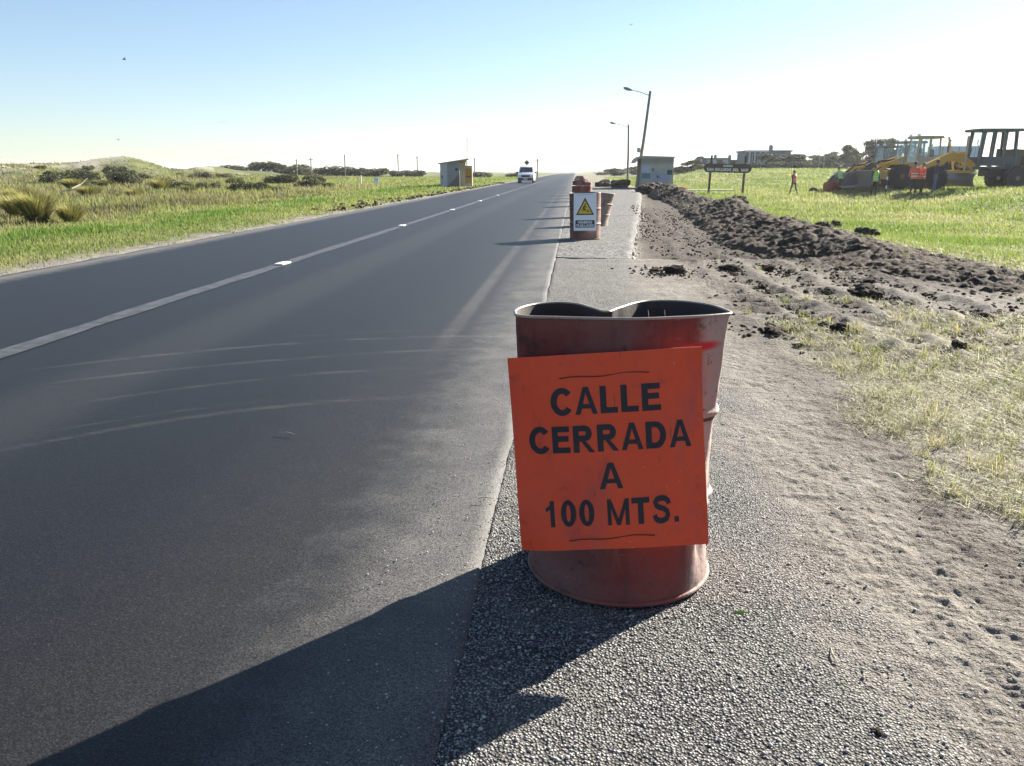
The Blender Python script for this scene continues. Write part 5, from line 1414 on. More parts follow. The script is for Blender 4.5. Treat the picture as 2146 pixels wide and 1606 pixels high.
def person(label, loc, yaw, top, legs_, vest=None, h=1.72, stride=0.0, lean=0.0, arms=((.0, .0), (.0, .0)), group='road workers', elbow=(.15, .15), helmet=None, pack=None):
    """faces -Y locally. arms: (forward swing, outward) of each upper arm in radians; elbow: forward bend"""
    k = h / 1.72
    V = []; E = []; R = []; reg = []
    def add(p, r, parent=None, g='top'):
        V.append(p); R.append(r); reg.append(g)
        if parent is not None: E.append((parent, len(V) - 1))
        return len(V) - 1
    fy = lambda z: -lean * max(0, z - .92)
    pel = add((0, fy(.92), .93), (.155, .115), None, 'leg')
    wst = add((0, fy(1.1), 1.10), (.145, .105), pel)
    chs = add((0, fy(1.32), 1.30), (.175, .125), wst)
    nk0 = add((0, fy(1.45), 1.44), (.085, .075), chs)
    nk1 = add((0, fy(1.52) - .01, 1.50), (.052, .055), nk0, 'skin')
    hd0 = add((0, fy(1.58) - .02, 1.575), (.078, .088), nk1, 'skin')
    hd1 = add((0, fy(1.66) - .015, 1.655), (.074, .09), hd0, 'skin')
    add((0, fy(1.7) - .01, 1.70), (.045, .06), hd1, 'skin')
    add((0, fy(1.6) - .115, 1.60), (.014, .016), hd0, 'skin')      # nose
    tips = []
    for s_, (sw, ow), el in ((-1, arms[0], elbow[0]), (1, arms[1], elbow[1])):
        sh = add((s_ * .19, fy(1.40), 1.395), (.066, .066), chs)
        L1, L2 = .29, .25
        ex, ez = s_ * (.19 + L1 * sin(ow)), 1.395 - L1 * cos(sw) * cos(ow); ey = fy(1.4) - L1 * sin(sw)
        elb = add((ex, ey, ez), .046, sh)
        a2 = sw + el
        wx, wz = ex + s_ * L2 * sin(ow * .5), ez - L2 * cos(a2); wy = ey - L2 * sin(a2)
        wr = add((wx, wy, wz), .031, elb)
        dz, dy = -cos(a2), -sin(a2)
        pal = add((wx, wy + dy * .08, wz + dz * .08), (.036, .022), wr, 'skin')
        for q in range(4):
            f1 = add((wx + (q - 1.5) * .017, wy + dy * .125, wz + dz * .125), .009, pal, 'skin')
            add((wx + (q - 1.5) * .018 - s_ * .006, wy + dy * (.165 + .01 * (q in (1, 2))) - .012, wz + dz * (.165 + .01 * (q in (1, 2)))), .007, f1, 'skin')
        add((wx - s_ * .012, wy - .038 + dy * .07, wz + dz * .075), .009, wr, 'skin')
    for s_ in (-1, 1):
        st = stride * s_
        hp = add((s_ * .095, fy(.9), .88), (.092, .1), pel, 'leg')
        kn = add((s_ * .10, -st * .45 - abs(st) * .10, .49 + abs(st) * .02), .062, hp, 'leg')
        an = add((s_ * .105, -st * .85 + (.06 if st < 0 else 0), .085 + (.05 if st < 0 else 0)), .042, kn, 'leg')
        hl = add((s_ * .105, -st * .85 + .03 + (.06 if st < 0 else 0), .045 + (.06 if st < 0 else 0)), (.040, .036), an, 'shoe')
        add((s_ * .115, -st * .85 - .15 + (.05 if st < 0 else 0), .038), (.042, .030), hl, 'shoe')
    me = skin_mesh('body', [(a * k, b * k, c_ * k) for a, b, c_ in V], E, [tuple(v * k for v in r) if isinstance(r, tuple) else r * k for r in R])
    for mt in (top, legs_, SKIN, M['rubber']): me.materials.append(mt)
    co_ = np.array(V) * k
    segs = [(np.array(V[a]) * k, np.array(V[b]) * k, reg[b] if reg[b] in ('skin', 'shoe') else reg[a] if reg[a] != 'leg' or reg[b] == 'leg' else 'top') for a, b in E]
    RG = {'top': 0, 'leg': 1, 'skin': 2, 'shoe': 3}
    n_ = len(me.polygons); cen = np.empty(n_ * 3, dtype=np.float32); me.polygons.foreach_get('center', cen); cen = cen.reshape(-1, 3)
    best = np.full(n_, 9.0); bi = np.zeros(n_, dtype=np.int32)
    for a, b, g in segs:
        ab = b - a; tt = np.clip((cen - a) @ ab / (ab @ ab + 1e-9), 0, 1); d_ = np.linalg.norm(cen - a - tt[:, None] * ab, axis=1)
        m_ = d_ < best; best[m_] = d_[m_]; bi[m_] = RG[g]
    me.polygons.foreach_set('material_index', bi); me.polygons.foreach_set('use_smooth', np.ones(n_, dtype=bool))
    root = thing('person', label, 'person', loc, yaw, group)
    link('body', me, root)
    m = MB(); hy = fy(1.66) - .005
    ring = []
    for (r_, z_) in ((.086, 1.60), (.094, 1.64), (.092, 1.69), (.07, 1.735), (.02, 1.755)): ring.append((r_ * k, z_ * k))
    m.lathe(ring, (0, (hy + .018) * k, 0), seg=14)
    m.obj('helmet' if helmet else 'hair', helmet or HAIR, root, True)
    if vest:
        vs = []; fs = []; seg = 20; lv = [(.86, .185, .150), (.95, .185, .150), (1.05, .170, .135), (1.15, .172, .135), (1.25, .192, .148), (1.34, .200, .150), (1.41, .165, .125), (1.455, .105, .10)]
        for (z_, a_, b_) in lv:
            for q in range(seg):
                an_ = 2 * pi * q / seg
                vs.append((a_ * cos(an_) * k, (b_ * sin(an_) + fy(z_)) * k, z_ * k))
        for i in range(len(lv) - 1):
            for q in range(seg): fs.append((i * seg + q, i * seg + (q + 1) % seg, (i + 1) * seg + (q + 1) % seg, (i + 1) * seg + q))
        vo = MB().add(vs, fs).obj('vest', vest, root, True)
        for z_ in (1.0, 1.14):
            rv = []; a_, b_ = (.182, .147) if z_ < 1.1 else (.178, .141)
            for dz_ in (-.022, .022):
                for q in range(seg): rv.append((a_ * cos(2 * pi * q / seg) * k, (b_ * sin(2 * pi * q / seg) + fy(z_)) * k, (z_ + dz_) * k))
            MB().add(rv, [(q, (q + 1) % seg, seg + (q + 1) % seg, seg + q) for q in range(seg)]).obj('reflective_band', M['reflect'], vo)
    return root

def gz(x, y): return Hs(x, y) + .01
navy = cloth('navy_trousers', (.03, .035, .055)); khaki = cloth('khaki_trousers', (.16, .14, .09)); black_c = cloth('black_cloth', (.022, .022, .025)); jean = cloth('blue_jeans', (.06, .10, .20)); dblue = cloth('dark_blue_jacket', (.025, .035, .07)); greyc = cloth('grey_shirt', (.16, .17, .19)); white_c = cloth('white_shirt', (.6, .6, .62)); brownc = cloth('brown_jacket', (.09, .06, .045))
person('person in orange vest and khaki trousers walking away across the field', (14.5, 57.0, gz(14.5, 57)), pi + .5, brownc, khaki, M['hivis_orange'], 1.62, .30, .10, ((.35, .1), (-.35, .1)), elbow=(.3, .3))
person('person in bright green vest and dark trousers before the second loader', (17.3, 50.0, gz(17.3, 50.0)), .3, navy, black_c, M['hivis_green'], 1.74, .03, 0, ((.1, .18), (.1, .18)))
person('person in green vest bending beside the first loader bucket', (18.55, 60.4, gz(18.55, 60.4)), -1.2, white_c, navy, M['hivis_green'], 1.66, .08, .35, ((.7, .1), (.6, .1)), elbow=(.5, .5))
person('person in orange vest with his back to us, left of two', (18.55, 47.6, gz(18.55, 47.6)), pi - .3, M['hivis_orange'], black_c, M['hivis_orange'], 1.80, .03, 0, ((.3, .15), (.3, .15)), elbow=(.9, .9))
person('person in orange vest facing the man in blue', (19.05, 47.8, gz(19.05, 47.8)), -1.2, M['hivis_orange'], black_c, M['hivis_orange'], 1.70, .03, 0, ((.3, .1), (.3, .1)), elbow=(.8, .8))
person('person in dark blue jacket and jeans talking to the workers', (19.68, 47.6, gz(19.68, 47.6)), 1.3, dblue, jean, None, 1.78, .05, .05, ((.6, .1), (.5, .1)), elbow=(.9, 1.0))

# ------------------------------------------------------------------ road machines
M['cat_yellow'] = paint('machine_yellow_paint', (.55, .32, .04), .5, 0, .15, 2, .45, (.13, .09, .06))
M['cat_dark'] = paint('shaded_brown_paint', (.12, .085, .06), .6, 0, .25, 2, .4, (.06, .05, .045))  # dark tone of shadowed machine sides is put into the colour
M['mach_black'] = paint('machine_black_steel', (.03, .03, .033), .6, .1, .3, 3, .4, (.09, .075, .06))
M['mach_grey'] = paint('worn_blade_steel', (.15, .145, .15), .45, .5, .2, 3, .4, (.14, .10, .07))
M['cab_blue'] = paint('dark_blue_grey_steel', (.065, .08, .10), .55, .1, .2, 2, .3)
M['cab_cream'] = paint('faded_cream_cab', (.42, .36, .24), .55, 0, .12, 2, .35)
M['cab_grey'] = paint('grey_cab_paint', (.17, .18, .19), .5, .1, .15, 2, .3)
t = NT('cab_glass'); co = t.coord()
gl = t.n('ShaderNodeBsdfGlossy', Roughness=.05); gl.inputs['Color'].default_value = (.75, .85, .95, 1)
tp_ = t.n('ShaderNodeBsdfTransparent', Color=t.mix(t.noise(co, 2.0, 3), (.62, .70, .74), (.80, .86, .88)))
fr = t.n('ShaderNodeFresnel'); fr.inputs[0].default_value = 1.5
mxs = t.n('ShaderNodeMixShader', i0=t.math('ADD', fr.outputs[0], .05, clamp=True), i1=tp_.outputs[0], i2=gl.outputs[0]); t.t.links.new(mxs.outputs[0], t.out.inputs[0])
M['cab_glass'] = t.m

def wheel(parent, x, y, r, w, rimcol):
    wl = thing('wheel', None, None); wl.parent = parent; wl.location = (x, y, r)
    m = MB(); prof = [(r * .52, -w * .45), (r * .86, -w * .5), (r * .96, -w * .42), (r * .965, w * .42), (r * .86, w * .5), (r * .52, w * .45)]
    m.lathe(prof, (0, 0, 0), 'y', 28)
    for q in range(20):
        a = 2 * pi * q / 20
        for sd in (-1, 1):
            R3 = Matrix.Rotation(-a - sd * .06, 3, 'Y')
            c_ = R3 @ Vector((r * .975, 0, 0))
            m.box((c_.x, sd * w * .22, c_.z), (r * .07, w * .46, r * .09), R3)
    m.obj('tyre', M['rubber'], wl)
    MB().lathe([(r * .53, -w * .36), (r * .53, w * .36), (r * .30, w * .28), (r * .28, -w * .28)], (0, 0, 0), 'y', 24).obj('rim', rimcol, wl)
    MB().lathe([(r * .20, -w * .45), (r * .22, w * .45)], (0, 0, 0), 'y', 16).obj('hub', rimcol, wl)
    return wl

def cab(parent, x0, x1, w, z0, z1, frame, roof, slope=.18, roof_over=.12, panes=True, posts=3, pr=.055):
    """open glazed cab: floor box, corner and middle posts, roof, panes; front at x0"""
    c = MB().box(((x0 + x1) / 2, 0, z0 - .08), (x1 - x0, w, .16), bev=.03).obj('cab_floor', frame, parent)
    hw = w / 2 - .04
    for i in range(posts):
        k = i / (posts - 1); xb = x0 + .05 + (x1 - x0 - .1) * k; xt = xb + slope * (1 - k) * .6 - (slope * .3 if k == 1 else 0)
        for sd in (-1, 1):
            MB().tube([(xb, sd * hw, z0), (xt, sd * hw * .94, z1)], pr if k in (0, 1) else pr * .75, 6).obj('cab_post', frame, parent)
    MB().box(((x0 + x1) / 2 + .02, 0, z1 + .07), (x1 - x0 + roof_over * 2 - .1, w + roof_over, .16), bev=.05).obj('cab_roof', roof, parent)
    for sd in (-1, 1): MB().box(((x0 + x1) / 2, sd * hw, z0 + .28), (x1 - x0 - .12, .05, .5), bev=.01).obj('lower_panel', frame, parent)
    if panes:
        MB().add([(x0 + .03, -hw, z0 + .1), (x0 + .03, hw, z0 + .1), (x0 + .03 + slope * .55, hw * .93, z1), (x0 + .03 + slope * .55, -hw * .93, z1)], [(0, 1, 2, 3)]).obj('windscreen', M['cab_glass'], parent)
        for sd in (-1, 1): MB().add([(x0 + .12, sd * (hw + .005), z0 + .55), (x1 - .1, sd * (hw + .005), z0 + .55), (x1 - .12, sd * hw * .945, z1 - .02), (x0 + .12 + slope * .5, sd * hw * .945, z1 - .02)], [(0, 1, 2, 3)]).obj('side_pane', M['cab_glass'], parent)
    st = MB().box(((x0 + x1) / 2 + .2, 0, z0 + .35), (.5, .5, .12), bev=.03); st.box(((x0 + x1) / 2 + .46, 0, z0 + .68), (.12, .48, .6), bev=.03)
    st.obj('driver_seat', M['mach_black'], parent)

def loader(label, loc, yaw, paintm, cabm, roofm, s=1.0, arm_up=0.0):
    r = thing('wheel_loader', label, 'loader', loc, yaw, 'road machines parked in the field'); r.scale = (s, s, s)
    for x in (-1.45, 1.35):
        for sd in (-1, 1): wheel(r, x, sd * .95, .72, .52, paintm)
    MB().prism([(-2.1, .55), (-.2, .5), (-.2, 1.15), (-1.4, 1.25), (-2.1, 1.05)], -.5, .5, 'y').obj('front_frame', paintm, r)
    MB().prism([(-.15, .5), (2.5, .55), (2.6, 1.0), (2.6, 1.25), (-.15, 1.25)], -.6, .6, 'y').obj('rear_frame', M['mach_black'], r)
    MB().prism([(.95, 1.25), (2.72, 1.2), (2.75, 1.62), (2.55, 1.86), (.95, 2.0)], -.62, .62, 'y').obj('engine_hood', paintm, r)
    for k in range(4): MB().box((1.35 + k * .3, -.63, 1.55), (.2, .03, .3)).obj('hood_louver', M['mach_black'], r)
    MB().box((2.72, 0, .95), (.3, 1.7, .55), bev=.06).obj('counterweight', M['mach_black'], r)
    cab(r, -.55, .95, 1.35, 1.35, 2.95, cabm, roofm)
    for sd in (-1, 1):
        MB().prism([(-1.3, 1.75), (-1.1, 1.95), (-2.2, 1.55 + arm_up), (-3.15, .62 + arm_up), (-3.3, .40 + arm_up), (-3.05, .40 + arm_up), (-2.3, 1.18 + arm_up)], sd * .62 - .07, sd * .62 + .07, 'y').obj('lift_arm', paintm, r)
        MB().tube([(-1.2, sd * .45, .9), (-2.35, sd * .5, 1.2 + arm_up)], .06, 8).obj('lift_cylinder', M['mach_grey'], r)
        MB().prism([(-2.2, 1.40), (-.75, 1.45), (-.75, 1.53), (-1.4, 1.56), (-2.25, 1.5)], sd * .98 - .28, sd * .98 + .28, 'y').obj('mudguard', paintm, r)
        MB().box((.0, sd * .95, .75), (.5, .08, .7)).obj('step', M['mach_black'], r)
    MB().tube([(-1.5, 0, 1.7), (-2.4, 0, 1.62 + arm_up), (-3.2, 0, .95 + arm_up)], .07, 6).obj('tilt_link', M['mach_black'], r)
    bz = arm_up
    MB().prism([(-3.2, .12 + bz), (-4.25, .04 + bz), (-4.27, .09 + bz), (-3.35, .22 + bz), (-3.22, .55 + bz), (-3.38, 1.05 + bz), (-3.3, 1.1 + bz), (-3.08, .62 + bz)], -1.25, 1.25, 'y').obj('bucket', M['mach_grey'], r)
    for sd in (-1, 1): MB().prism([(-3.2, .14 + bz), (-4.2, .07 + bz), (-3.36, 1.04 + bz), (-3.14, .6 + bz)], sd * 1.25 - .02, sd * 1.25 + .02, 'y').obj('bucket_side', M['mach_grey'], r)
    MB().tube([(1.5, -.3, 1.9), (1.5, -.3, 2.75), (1.62, -.3, 2.85)], .055, 8).obj('exhaust', M['mach_black'], r)
    MB().tube([(2.1, .3, 1.85), (2.1, .3, 2.2)], .09, 10).obj('air_filter', M['mach_black'], r)
    for sd in (-1, 1): MB().box((-.45, sd * .55, 3.16), (.14, .2, .14), bev=.03).obj('work_lamp', M['lens'], r)
    return r
def onfield(x, y, dz=0): return (x, y, Hs(x, y) + dz)
loader('dusty wheel loader at the left end of the row, bucket lowered', onfield(22.35, 63.0), .12, M['cat_yellow'], M['cab_grey'], M['cab_grey'], .93)
loader('grey-cabbed loader second in the row of machines', onfield(22.75, 60.2), .12, M['cat_dark'], M['cab_grey'], M['cab_grey'], 1.0)
loader('yellow loader with a cream cab, third in the row', onfield(22.25, 56.6), .05, M['cat_yellow'], M['cab_cream'], M['cab_cream'], 1.06)

def grader(label, loc, yaw):
    r = thing('motor_grader', label, 'grader', loc, yaw, 'road machines parked in the field')
    P = M['cat_dark']; Yl = M['cat_yellow']
    for x in (.75, 2.35):
        for sd in (-1, 1): wheel(r, x, sd * 1.0, .66, .42, M['cab_cream'])
    for sd in (-1, 1): wheel(r, -3.75, sd * .95, .66, .40, M['cab_cream'])
    MB().prism([(-.6, .75), (3.0, .75), (3.1, 1.15), (-.6, 1.15)], -.55, .55, 'y').obj('rear_frame', M['mach_black'], r)
    MB().prism([(.75, 1.15), (3.2, 1.1), (3.3, 1.85), (3.05, 2.1), (.75, 2.25)], -.60, .60, 'y').obj('engine_hood', P, r)
    for k in range(5): MB().box((1.2 + .36 * k, -.61, 1.62), (.24, .03, .5)).obj('hood_louver', M['mach_black'], r)
    MB().tube([(1.55, -.2, 2.15), (1.55, -.2, 2.75)], .06, 8).obj('exhaust', M['mach_black'], r)
    MB().lathe([(.10, 0), (.16, .05), (.17, .14), (.05, .18)], (1.55, -.2, 2.72), seg=12).obj('rain_cap', M['cab_cream'], r, True)
    cab(r, -1.35, .72, 1.55, 1.30, 3.20, M['cab_blue'], M['cab_blue'], .25, .26, False, 4, .10)
    MB().add([(-1.28, -.72, 1.9), (-1.28, .72, 1.9), (-1.12, .68, 3.15), (-1.12, -.68, 3.15)], [(0, 1, 2, 3)]).obj('windscreen', M['cab_glass'], r)
    MB().prism([(-1.2, .95), (-1.2, 1.45), (-1.9, 1.95), (-2.7, 2.05), (-3.6, 1.6), (-4.2, 1.3), (-4.2, .95), (-3.6, 1.1), (-2.7, 1.62), (-1.9, 1.52)], -.2, .2, 'y').obj('front_frame', Yl, r)
    MB().tube([(-3.75, -1.0, .66), (-3.75, 1.0, .66)], .1, 8).obj('front_axle', M['mach_black'], r)
    MB().box((-3.75, 0, .95), (.35, .5, .5), bev=.04).obj('axle_bolster', Yl, r)
    a = []
    for k in range(7): 
        u = radians(-60 + 20 * k); a.append((-2.0 - .34 * cos(u) + .3, .55 + .42 * sin(u)))
    a2 = [(p[0] + .05, p[1]) for p in reversed(a)]
    bl = MB().prism(a + a2, -1.75, 1.75, 'y').obj('blade', M['mach_grey'], r); 
    MB().lathe([(.62, 0), (.7, .03), (.7, .13), (.62, .16)], (-1.95, 0, .92), seg=24).obj('turntable', Yl, r)
    MB().prism([(-2.0, .98), (-4.0, .90), (-4.0, 1.02), (-2.0, 1.12)], -.12, .12, 'y').obj('draw_bar', Yl, r)
    for sd in (-1, 1):
        MB().tube([(-2.0, sd * .62, 1.05), (-2.25 - .25 * sd, sd * .62, 2.95)], .065, 8).obj('lift_cylinder', M['cab_cream'], r)
        MB().box((-2.2, sd * .4, 2.02), (.3, .5, .16), bev=.03).obj('lift_bracket', Yl, r)
    MB().tube([(-1.25, 0, 1.35), (-1.55, 0, 1.75), (-1.45, 0, 2.3)], .05, 6).obj('control_column', M['mach_black'], r)
    MB().tube([(-1.3, -.7, 2.2), (-1.62, -.95, 2.5), (-1.6, -.95, 2.75)], .025, 5).obj('mirror_arm', M['mach_black'], r)
    return r
grader('dark motor grader with a tall open cab at the right edge', onfield(23.95, 50.2, -.02), .04)

# box truck standing behind the machines
TR = thing('box_truck', 'pale blue-white box truck parked behind the machines', 'truck', onfield(32.4, 76.0), .05)
M['box_white'] = paint('pale_truck_box', (.50, .56, .62), .5, 0, .07, 1.5, .15)
MB().box((.2, 0, 2.05), (3.4, 2.2, 2.2), bev=.05).obj('cargo_box', M['box_white'], TR)
for k in range(5): MB().box((-1.2 + .68 * k, -1.11, 2.05), (.05, .03, 2.1)).obj('box_rib', M['galv'], TR)
MB().prism([(-3.1, .6), (-1.55, .6), (-1.55, 2.5), (-2.5, 2.55), (-2.95, 1.7), (-3.15, 1.5)], -1.05, 1.05, 'y').obj('truck_cab', M['van_white'], TR)
MB().add([(-2.975, -.9, 1.75), (-2.975, .9, 1.75), (-2.55, .85, 2.45), (-2.55, -.85, 2.45)], [(0, 1, 2, 3)]).obj('windscreen', M['screen'], TR)
MB().add([(-2.7, -1.056, 1.7), (-1.75, -1.056, 1.7), (-1.75, -1.056, 2.35), (-2.45, -1.056, 2.35)], [(0, 1, 2, 3)]).obj('side_window', M['screen'], TR)
MB().box((-.3, 0, .72), (4.6, .9, .22)).obj('chassis', M['mach_black'], TR)
for x in (-2.3, 1.2):
    for sd in (-1, 1): wheel(TR, x, sd * .95, .45, .26, M['steel'])

# rusty red roller lying before the first loader
o = thing('disc_harrow', 'rusty red implement lying in the grass at the end of the row', 'implement', onfield(18.1, 60.6), .35, None)
M['rust_red'] = paint('rusty_red_steel', (.26, .07, .035), .7, .2, .3, 4, .5, (.10, .06, .04))
MB().box((0, 0, .55), (1.3, .12, .12), bev=.02).obj('tool_bar', M['rust_red'], o)
for k in range(6): MB().lathe([(.02, -.03), (.33, -.015), (.34, 0), (.02, .03)], (-.55 + .22 * k, 0, .33), 'x', 18).obj('disc', M['rust_red'], o)
MB().tube([(-.6, 0, .33), (.7, 0, .33)], .03, 6).obj('axle', M['mach_black'], o)
MB().tube([(.55, 0, .55), (1.3, .1, .6), (1.6, .1, .35)], .05, 6).obj('draw_bar', M['rust_red'], o)

# striped marker post among the machines
o = thing('marker_post', 'thin white-banded marker post among the machines', 'post', onfield(17.9, 49.8))
MB().tube([(0, 0, -.1), (0, 0, 1.05)], .035, 7).obj('shaft', M['mach_black'], o)
for z_ in (.42, .92): MB().lathe([(.045, 0), (.045, .18)], (0, 0, z_), seg=8).obj('white_band', M['white'], o)

# ------------------------------------------------------------------ houses, hedge and trees behind the field
M['house_white'] = paint('pale_render', (.52, .54, .56), .8, 0, .1, .6, .25)
M['house_grey'] = paint('grey_render', (.17, .19, .21), .8, 0, .15, .6, .25)
M['roof_slate'] = paint('slate_roof', (.13, .15, .17), .6, 0, .2, 1, .3)
M['pane'] = glass('window_glass', (.05, .065, .08), .08)
def house(label, x, y, w, d, h, wallm, roofm, wins, cols=0, pitched=False, tank=None, base=None):
    z = Hs(x, y) if base is None else base
    r = thing('house', label, 'house', (x, y, z), 0, 'houses beyond the field')
    MB().box((0, d / 2, h / 2), (w, d, h)).obj('wall', wallm, r)
    if pitched:
        rf = MB().prism([(-w / 2 - .3, h), (w / 2 + .3, h), (w / 2 - .9, h + 1.0), (-w / 2 + .9, h + 1.0)], -.3, d + .3, 'y').obj('roof', roofm, r)
    else:
        rf = MB().box((0, d / 2, h + .12), (w + .5, d + .5, .24), bev=.04).obj('roof', roofm, r)
    if tank: MB().lathe([(tank[1] * .8, 0), (tank[1], .1), (tank[1], tank[2]), (tank[1] * .5, tank[2] + .15)], (tank[0], d / 2, h + (1.0 if pitched else .24)), seg=12).obj('water_tank', M['house_grey'], rf, True)
    for (wx, wz, ww, wh) in wins:
        fm = MB().box((wx, -.02, wz), (ww + .16, .08, wh + .16)).obj('window', M['house_white'], r)
        MB().box((wx, -.065, wz), (ww, .03, wh)).obj('pane', M['pane'], fm)
        MB().box((wx, -.09, wz - wh / 2 - .12), (ww + .3, .14, .06)).obj('sill', M['house_white'], fm)
    for k in range(cols):
        MB().box((-w / 2 + .35 + k * .85, -1.0, h / 2), (.22, .22, h)).obj('column', M['house_white'], r)
    if cols: MB().box((-w / 2 + .35 + (cols - 1) * .425, -.6, h + .02), (cols * .85 + .2, 1.35, .2)).obj('porch_roof', M['house_white'], r)
    MB().box((w * .12, -.03, 1.0), (.95, .1, 2.0)).obj('door', M['post_wood'], r)
    return r
house('wide two-storey house with white porch columns behind the name board', 31.6, 142, 7.2, 8, 3.3, M['house_grey'], M['roof_slate'], [(-2.2, 2.0, .7, 1.6), (-1.2, 2.0, .7, 1.6), (.6, 2.3, .9, .9), (2.4, 2.3, .9, .9)], 4, False, (1.2, .35, .8), .9)
house('bluish flat house seen just over the name board', 23.9, 146, 3.8, 6, 2.15, M['house_white'], M['roof_slate'], [(-1.0, 1.3, .8, .9), (.9, 1.3, .9, .9)], 0, False, (.2, .25, .45), .9)
house('small house with a steep end left of the name board', 20.9, 143, 1.5, 4, 1.7, M['house_grey'], M['roof_slate'], [(0, 1.0, .5, .7)], 0, True, None, .8)
house('low building with roof tank right of the bluish house', 27.0, 150, 2.3, 5, 2.0, M['house_grey'], M['roof_slate'], [(-.5, 1.3, .5, .6)], 0, False, (.2, .3, .7), .8)

CY = (np.array([.030, .042, .028]), np.array([.062, .078, .045])); GT = (np.array([.055, .062, .048]), np.array([.095, .105, .07]))
def tree_meshes(seed, hollow, cols, n, leaf, tall):
    rs = random.Random(seed); blobs = []
    for i in range(13):
        z_ = rs.uniform(.12, .90); k = (1.0 - .75 * max(0, z_ - .25)) * (.55 if tall else .85); a = rs.random() * 6.28; q = k * .5 * rs.random() ** .5
        s_ = rs.uniform(.20, .32) * (1.05 - .45 * z_) * (1.0 if not tall else .85)
        blobs.append((q * cos(a), q * sin(a), z_, s_, s_, s_ * rs.uniform(.5, .75)))
    crown = leafy_mesh('crown', seed, blobs, n, leaf, cols, hollow=hollow)
    m = MB().tube([(0, 0, -.05), (.02, .01, .3), (.0, -.01, .6), (.02, 0, .9)], [.035, .028, .018, .006], 7)
    for i in range(7):
        b = blobs[i]; z0_ = rs.uniform(.25, .55); m.tube([(.01, 0, z0_), (b[0] * .5, b[1] * .5, (z0_ + b[2]) / 2 + .04), (b[0], b[1], b[2])], [.014, .010, .004], 5)
    return crown, m.mesh('trunk', M['bark'])
TREES = [tree_meshes(500, .15, CY, 4200, .034, False), tree_meshes(501, .15, GT, 3400, .032, True), tree_meshes(502, .2, GT, 4200, .034, False), tree_meshes(503, .15, CY, 3400, .032, True)]
def tree(label, x, y, h, r, k, group='trees beyond the field'):
    o = thing('tree', label, 'tree', (x, y, Hs(x, y) - .05), (x * 3.1) % 6.28, group); o.scale = (r, r, h)
    c_, t_ = TREES[k % 4]
    link('crown', c_, o); link('trunk', t_, o)
    return o
TL = [(17.2, 138, 1.6, 3.4, 2, 'round dark tree just right of the painted shelter'), (18.9, 139, 1.9, 3.6, 0, 'broad dark tree between shelter and name board'), (20.0, 141, 1.5, 2.4, 2, 'low tree touching the broad one by the name board'),
      (30.5, 137, 2.3, 4.2, 0, 'dense dark tree covering the porch house front'), (32.6, 136, 2.6, 4.6, 2, 'tall dark tree before the porch house, middle one'), (34.6, 136, 2.3, 4.0, 0, 'dark tree at the right corner of the porch house'),
      (36.6, 136, 1.9, 3.6, 2, 'round tree right of the porch house'), (38.4, 138, 1.7, 2.6, 1, 'small tree above the hedge'),
      (41.0, 139, 2.4, 3.2, 3, 'slim tree left of the tall group'), (43.0, 138, 3.4, 3.2, 1, 'pointed tree in the tall group'), (44.6, 140, 3.0, 3.0, 3, 'second pointed tree in the tall group'), (46.8, 136, 4.1, 4.6, 0, 'tallest round-topped tree near the first loader'), (48.6, 137, 3.8, 4.4, 2, 'grey-green tree behind the first loader cab'), (50.2, 140, 4.3, 3.4, 1, 'feathery tree just over the first loader'), (52.6, 138, 3.4, 4.4, 0, 'dark tree behind the loaders'),
      (8.6, 190, 2.4, 5.5, 2, 'far low trees behind the second street lamp'), (13.0, 185, 2.0, 4.6, 0, 'far dark tree left of the painted shelter roof')]
TL += [(45.6, 142, 3.2, 4.4, 2, 'bushy tree filling in behind the tallest one'), (40.0, 143, 2.2, 4.0, 0, 'dark bushy tree above the middle of the hedge'), (42.2, 144, 2.8, 4.2, 2, 'bushy tree left behind the pointed ones'), (49.6, 143, 3.6, 4.6, 0, 'dense tree behind the loader cabs')]
for (x, y, h, r, k, lab) in TL: tree(lab, x, y, h * (1.12 if x > 40 else 1), r * 1.25, k)
HG = [leafy_mesh('hedge_leaves', 520 + i, [(q * .5 - 1.5, .1 * (q % 2), .5, .55, .6, .5) for q in range(7)], 2400, .085, GT if i else CY, hollow=.2) for i in range(2)]
for i, (x, y, w, h, lab) in enumerate([(27.8, 133, 1.6, 1.0, 'clipped hedge left of the porch house'), (32.5, 132.5, 1.7, 1.1, 'clipped hedge along the porch house garden'), (37.3, 133, 1.6, 1.0, 'hedge section right of the porch house'), (41.8, 134, 1.6, .9, 'hedge section below the tall trees'), (46.5, 133, 1.7, 1.1, 'hedge section at the right end below the trees')]):
    o = thing('hedge', lab, 'hedge', (x, y, Hs(x, y) - .05), 0, 'hedge along the far edge of the field'); o.scale = (w, 1.2, h)
    link('hedge_leaves', HG[i % 2], o)
    MB().tube([(-1.4, 0, 0), (1.4, 0, .2)], .05, 5).obj('stem', M['bark'], o)
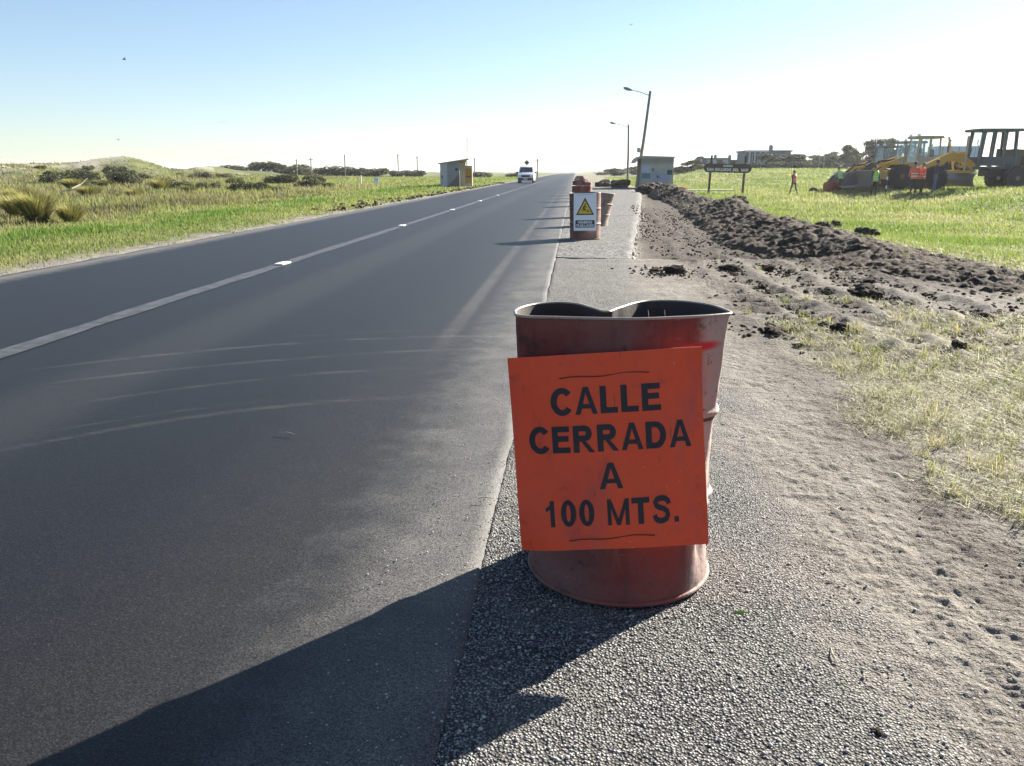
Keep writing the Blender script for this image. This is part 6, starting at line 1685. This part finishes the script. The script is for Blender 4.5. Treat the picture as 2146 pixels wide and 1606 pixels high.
for i, (x, h, lab) in enumerate([(27.9, 2.4, 'thin pale post before the porch house'), (36.5, 4.4, 'pair of thin posts at the hedge, left one'), (37.2, 4.0, 'pair of thin posts at the hedge, right one')]):
    z = Hs(x, 130)
    o = thing('garden_post', lab, 'post', (x, 130, z), 0, 'thin posts before the hedge')
    MB().tube([(0, 0, -.2), (0, 0, h - z)], .05, 6).obj('shaft', M['galv'], o); MB().box((0, 0, h - z), (.5, .07, .07)).obj('crossarm', M['galv'], o)

# ------------------------------------------------------------------ gulls
M['gull'] = paint('gull_plumage', (.10, .10, .11), .8, 0, .2, 8, 0)
def gull(x, y, z, span, rz, lab):
    s = span / 2; vs = []
    m = MB().tube([(-.22 * s, 0, 0), (-.1 * s, 0, .01), (.12 * s, 0, .015), (.27 * s, 0, .02), (.36 * s, 0, .015)], [.015 * s, .07 * s, .08 * s, .05 * s, .01 * s], 7)
    for sd in (-1, 1):
        m.add([(.12 * s, sd * .05 * s, .03), (-.1 * s, sd * .05 * s, .03), (.06 * s, sd * .5 * s, .26 * s), (.2 * s, sd * .48 * s, .27 * s), (-.05 * s, sd * 1.0 * s, .12 * s)], [(0, 1, 2, 3), (3, 2, 4)])
    o = m.obj('gull', M['gull'], None, False, (x, y, z)); o.rotation_euler = (0, .1, rz)
    tag(o, lab, 'bird', 'gulls in the sky')
gull(-32.6, 60, 8.95, .95, .6, 'gull high in the upper left sky')
gull(-38.4, 90, 6.3, .8, 2.2, 'gull above the dunes, right of its partner')
gull(-39.0, 90, 6.2, .8, 2.0, 'gull above the dunes flying left of its partner')
gull(-50.6, 90, 4.5, .8, .2, 'gull low over the dune peak')
gull(3.5, 60, 10.8, .6, .9, 'tiny gull near the top middle of the sky')

# ------------------------------------------------------------------ thin haze volume over the whole place, added to imitate veiling lens glare
t = NT('glare_haze')
pv = t.n('ShaderNodeVolumePrincipled'); pv.inputs['Color'].default_value = (.92, .95, 1, 1); pv.inputs['Density'].default_value = .0002; pv.inputs['Anisotropy'].default_value = .45
t.t.links.new(pv.outputs[0], t.out.inputs['Volume'])
o = MB().box((0, 0, 4.5), (13000, 13000, 17.0)).obj('haze', t.m)
tag(o, 'thin haze over the whole place, added to imitate veiling glare', 'haze', kind='stuff')
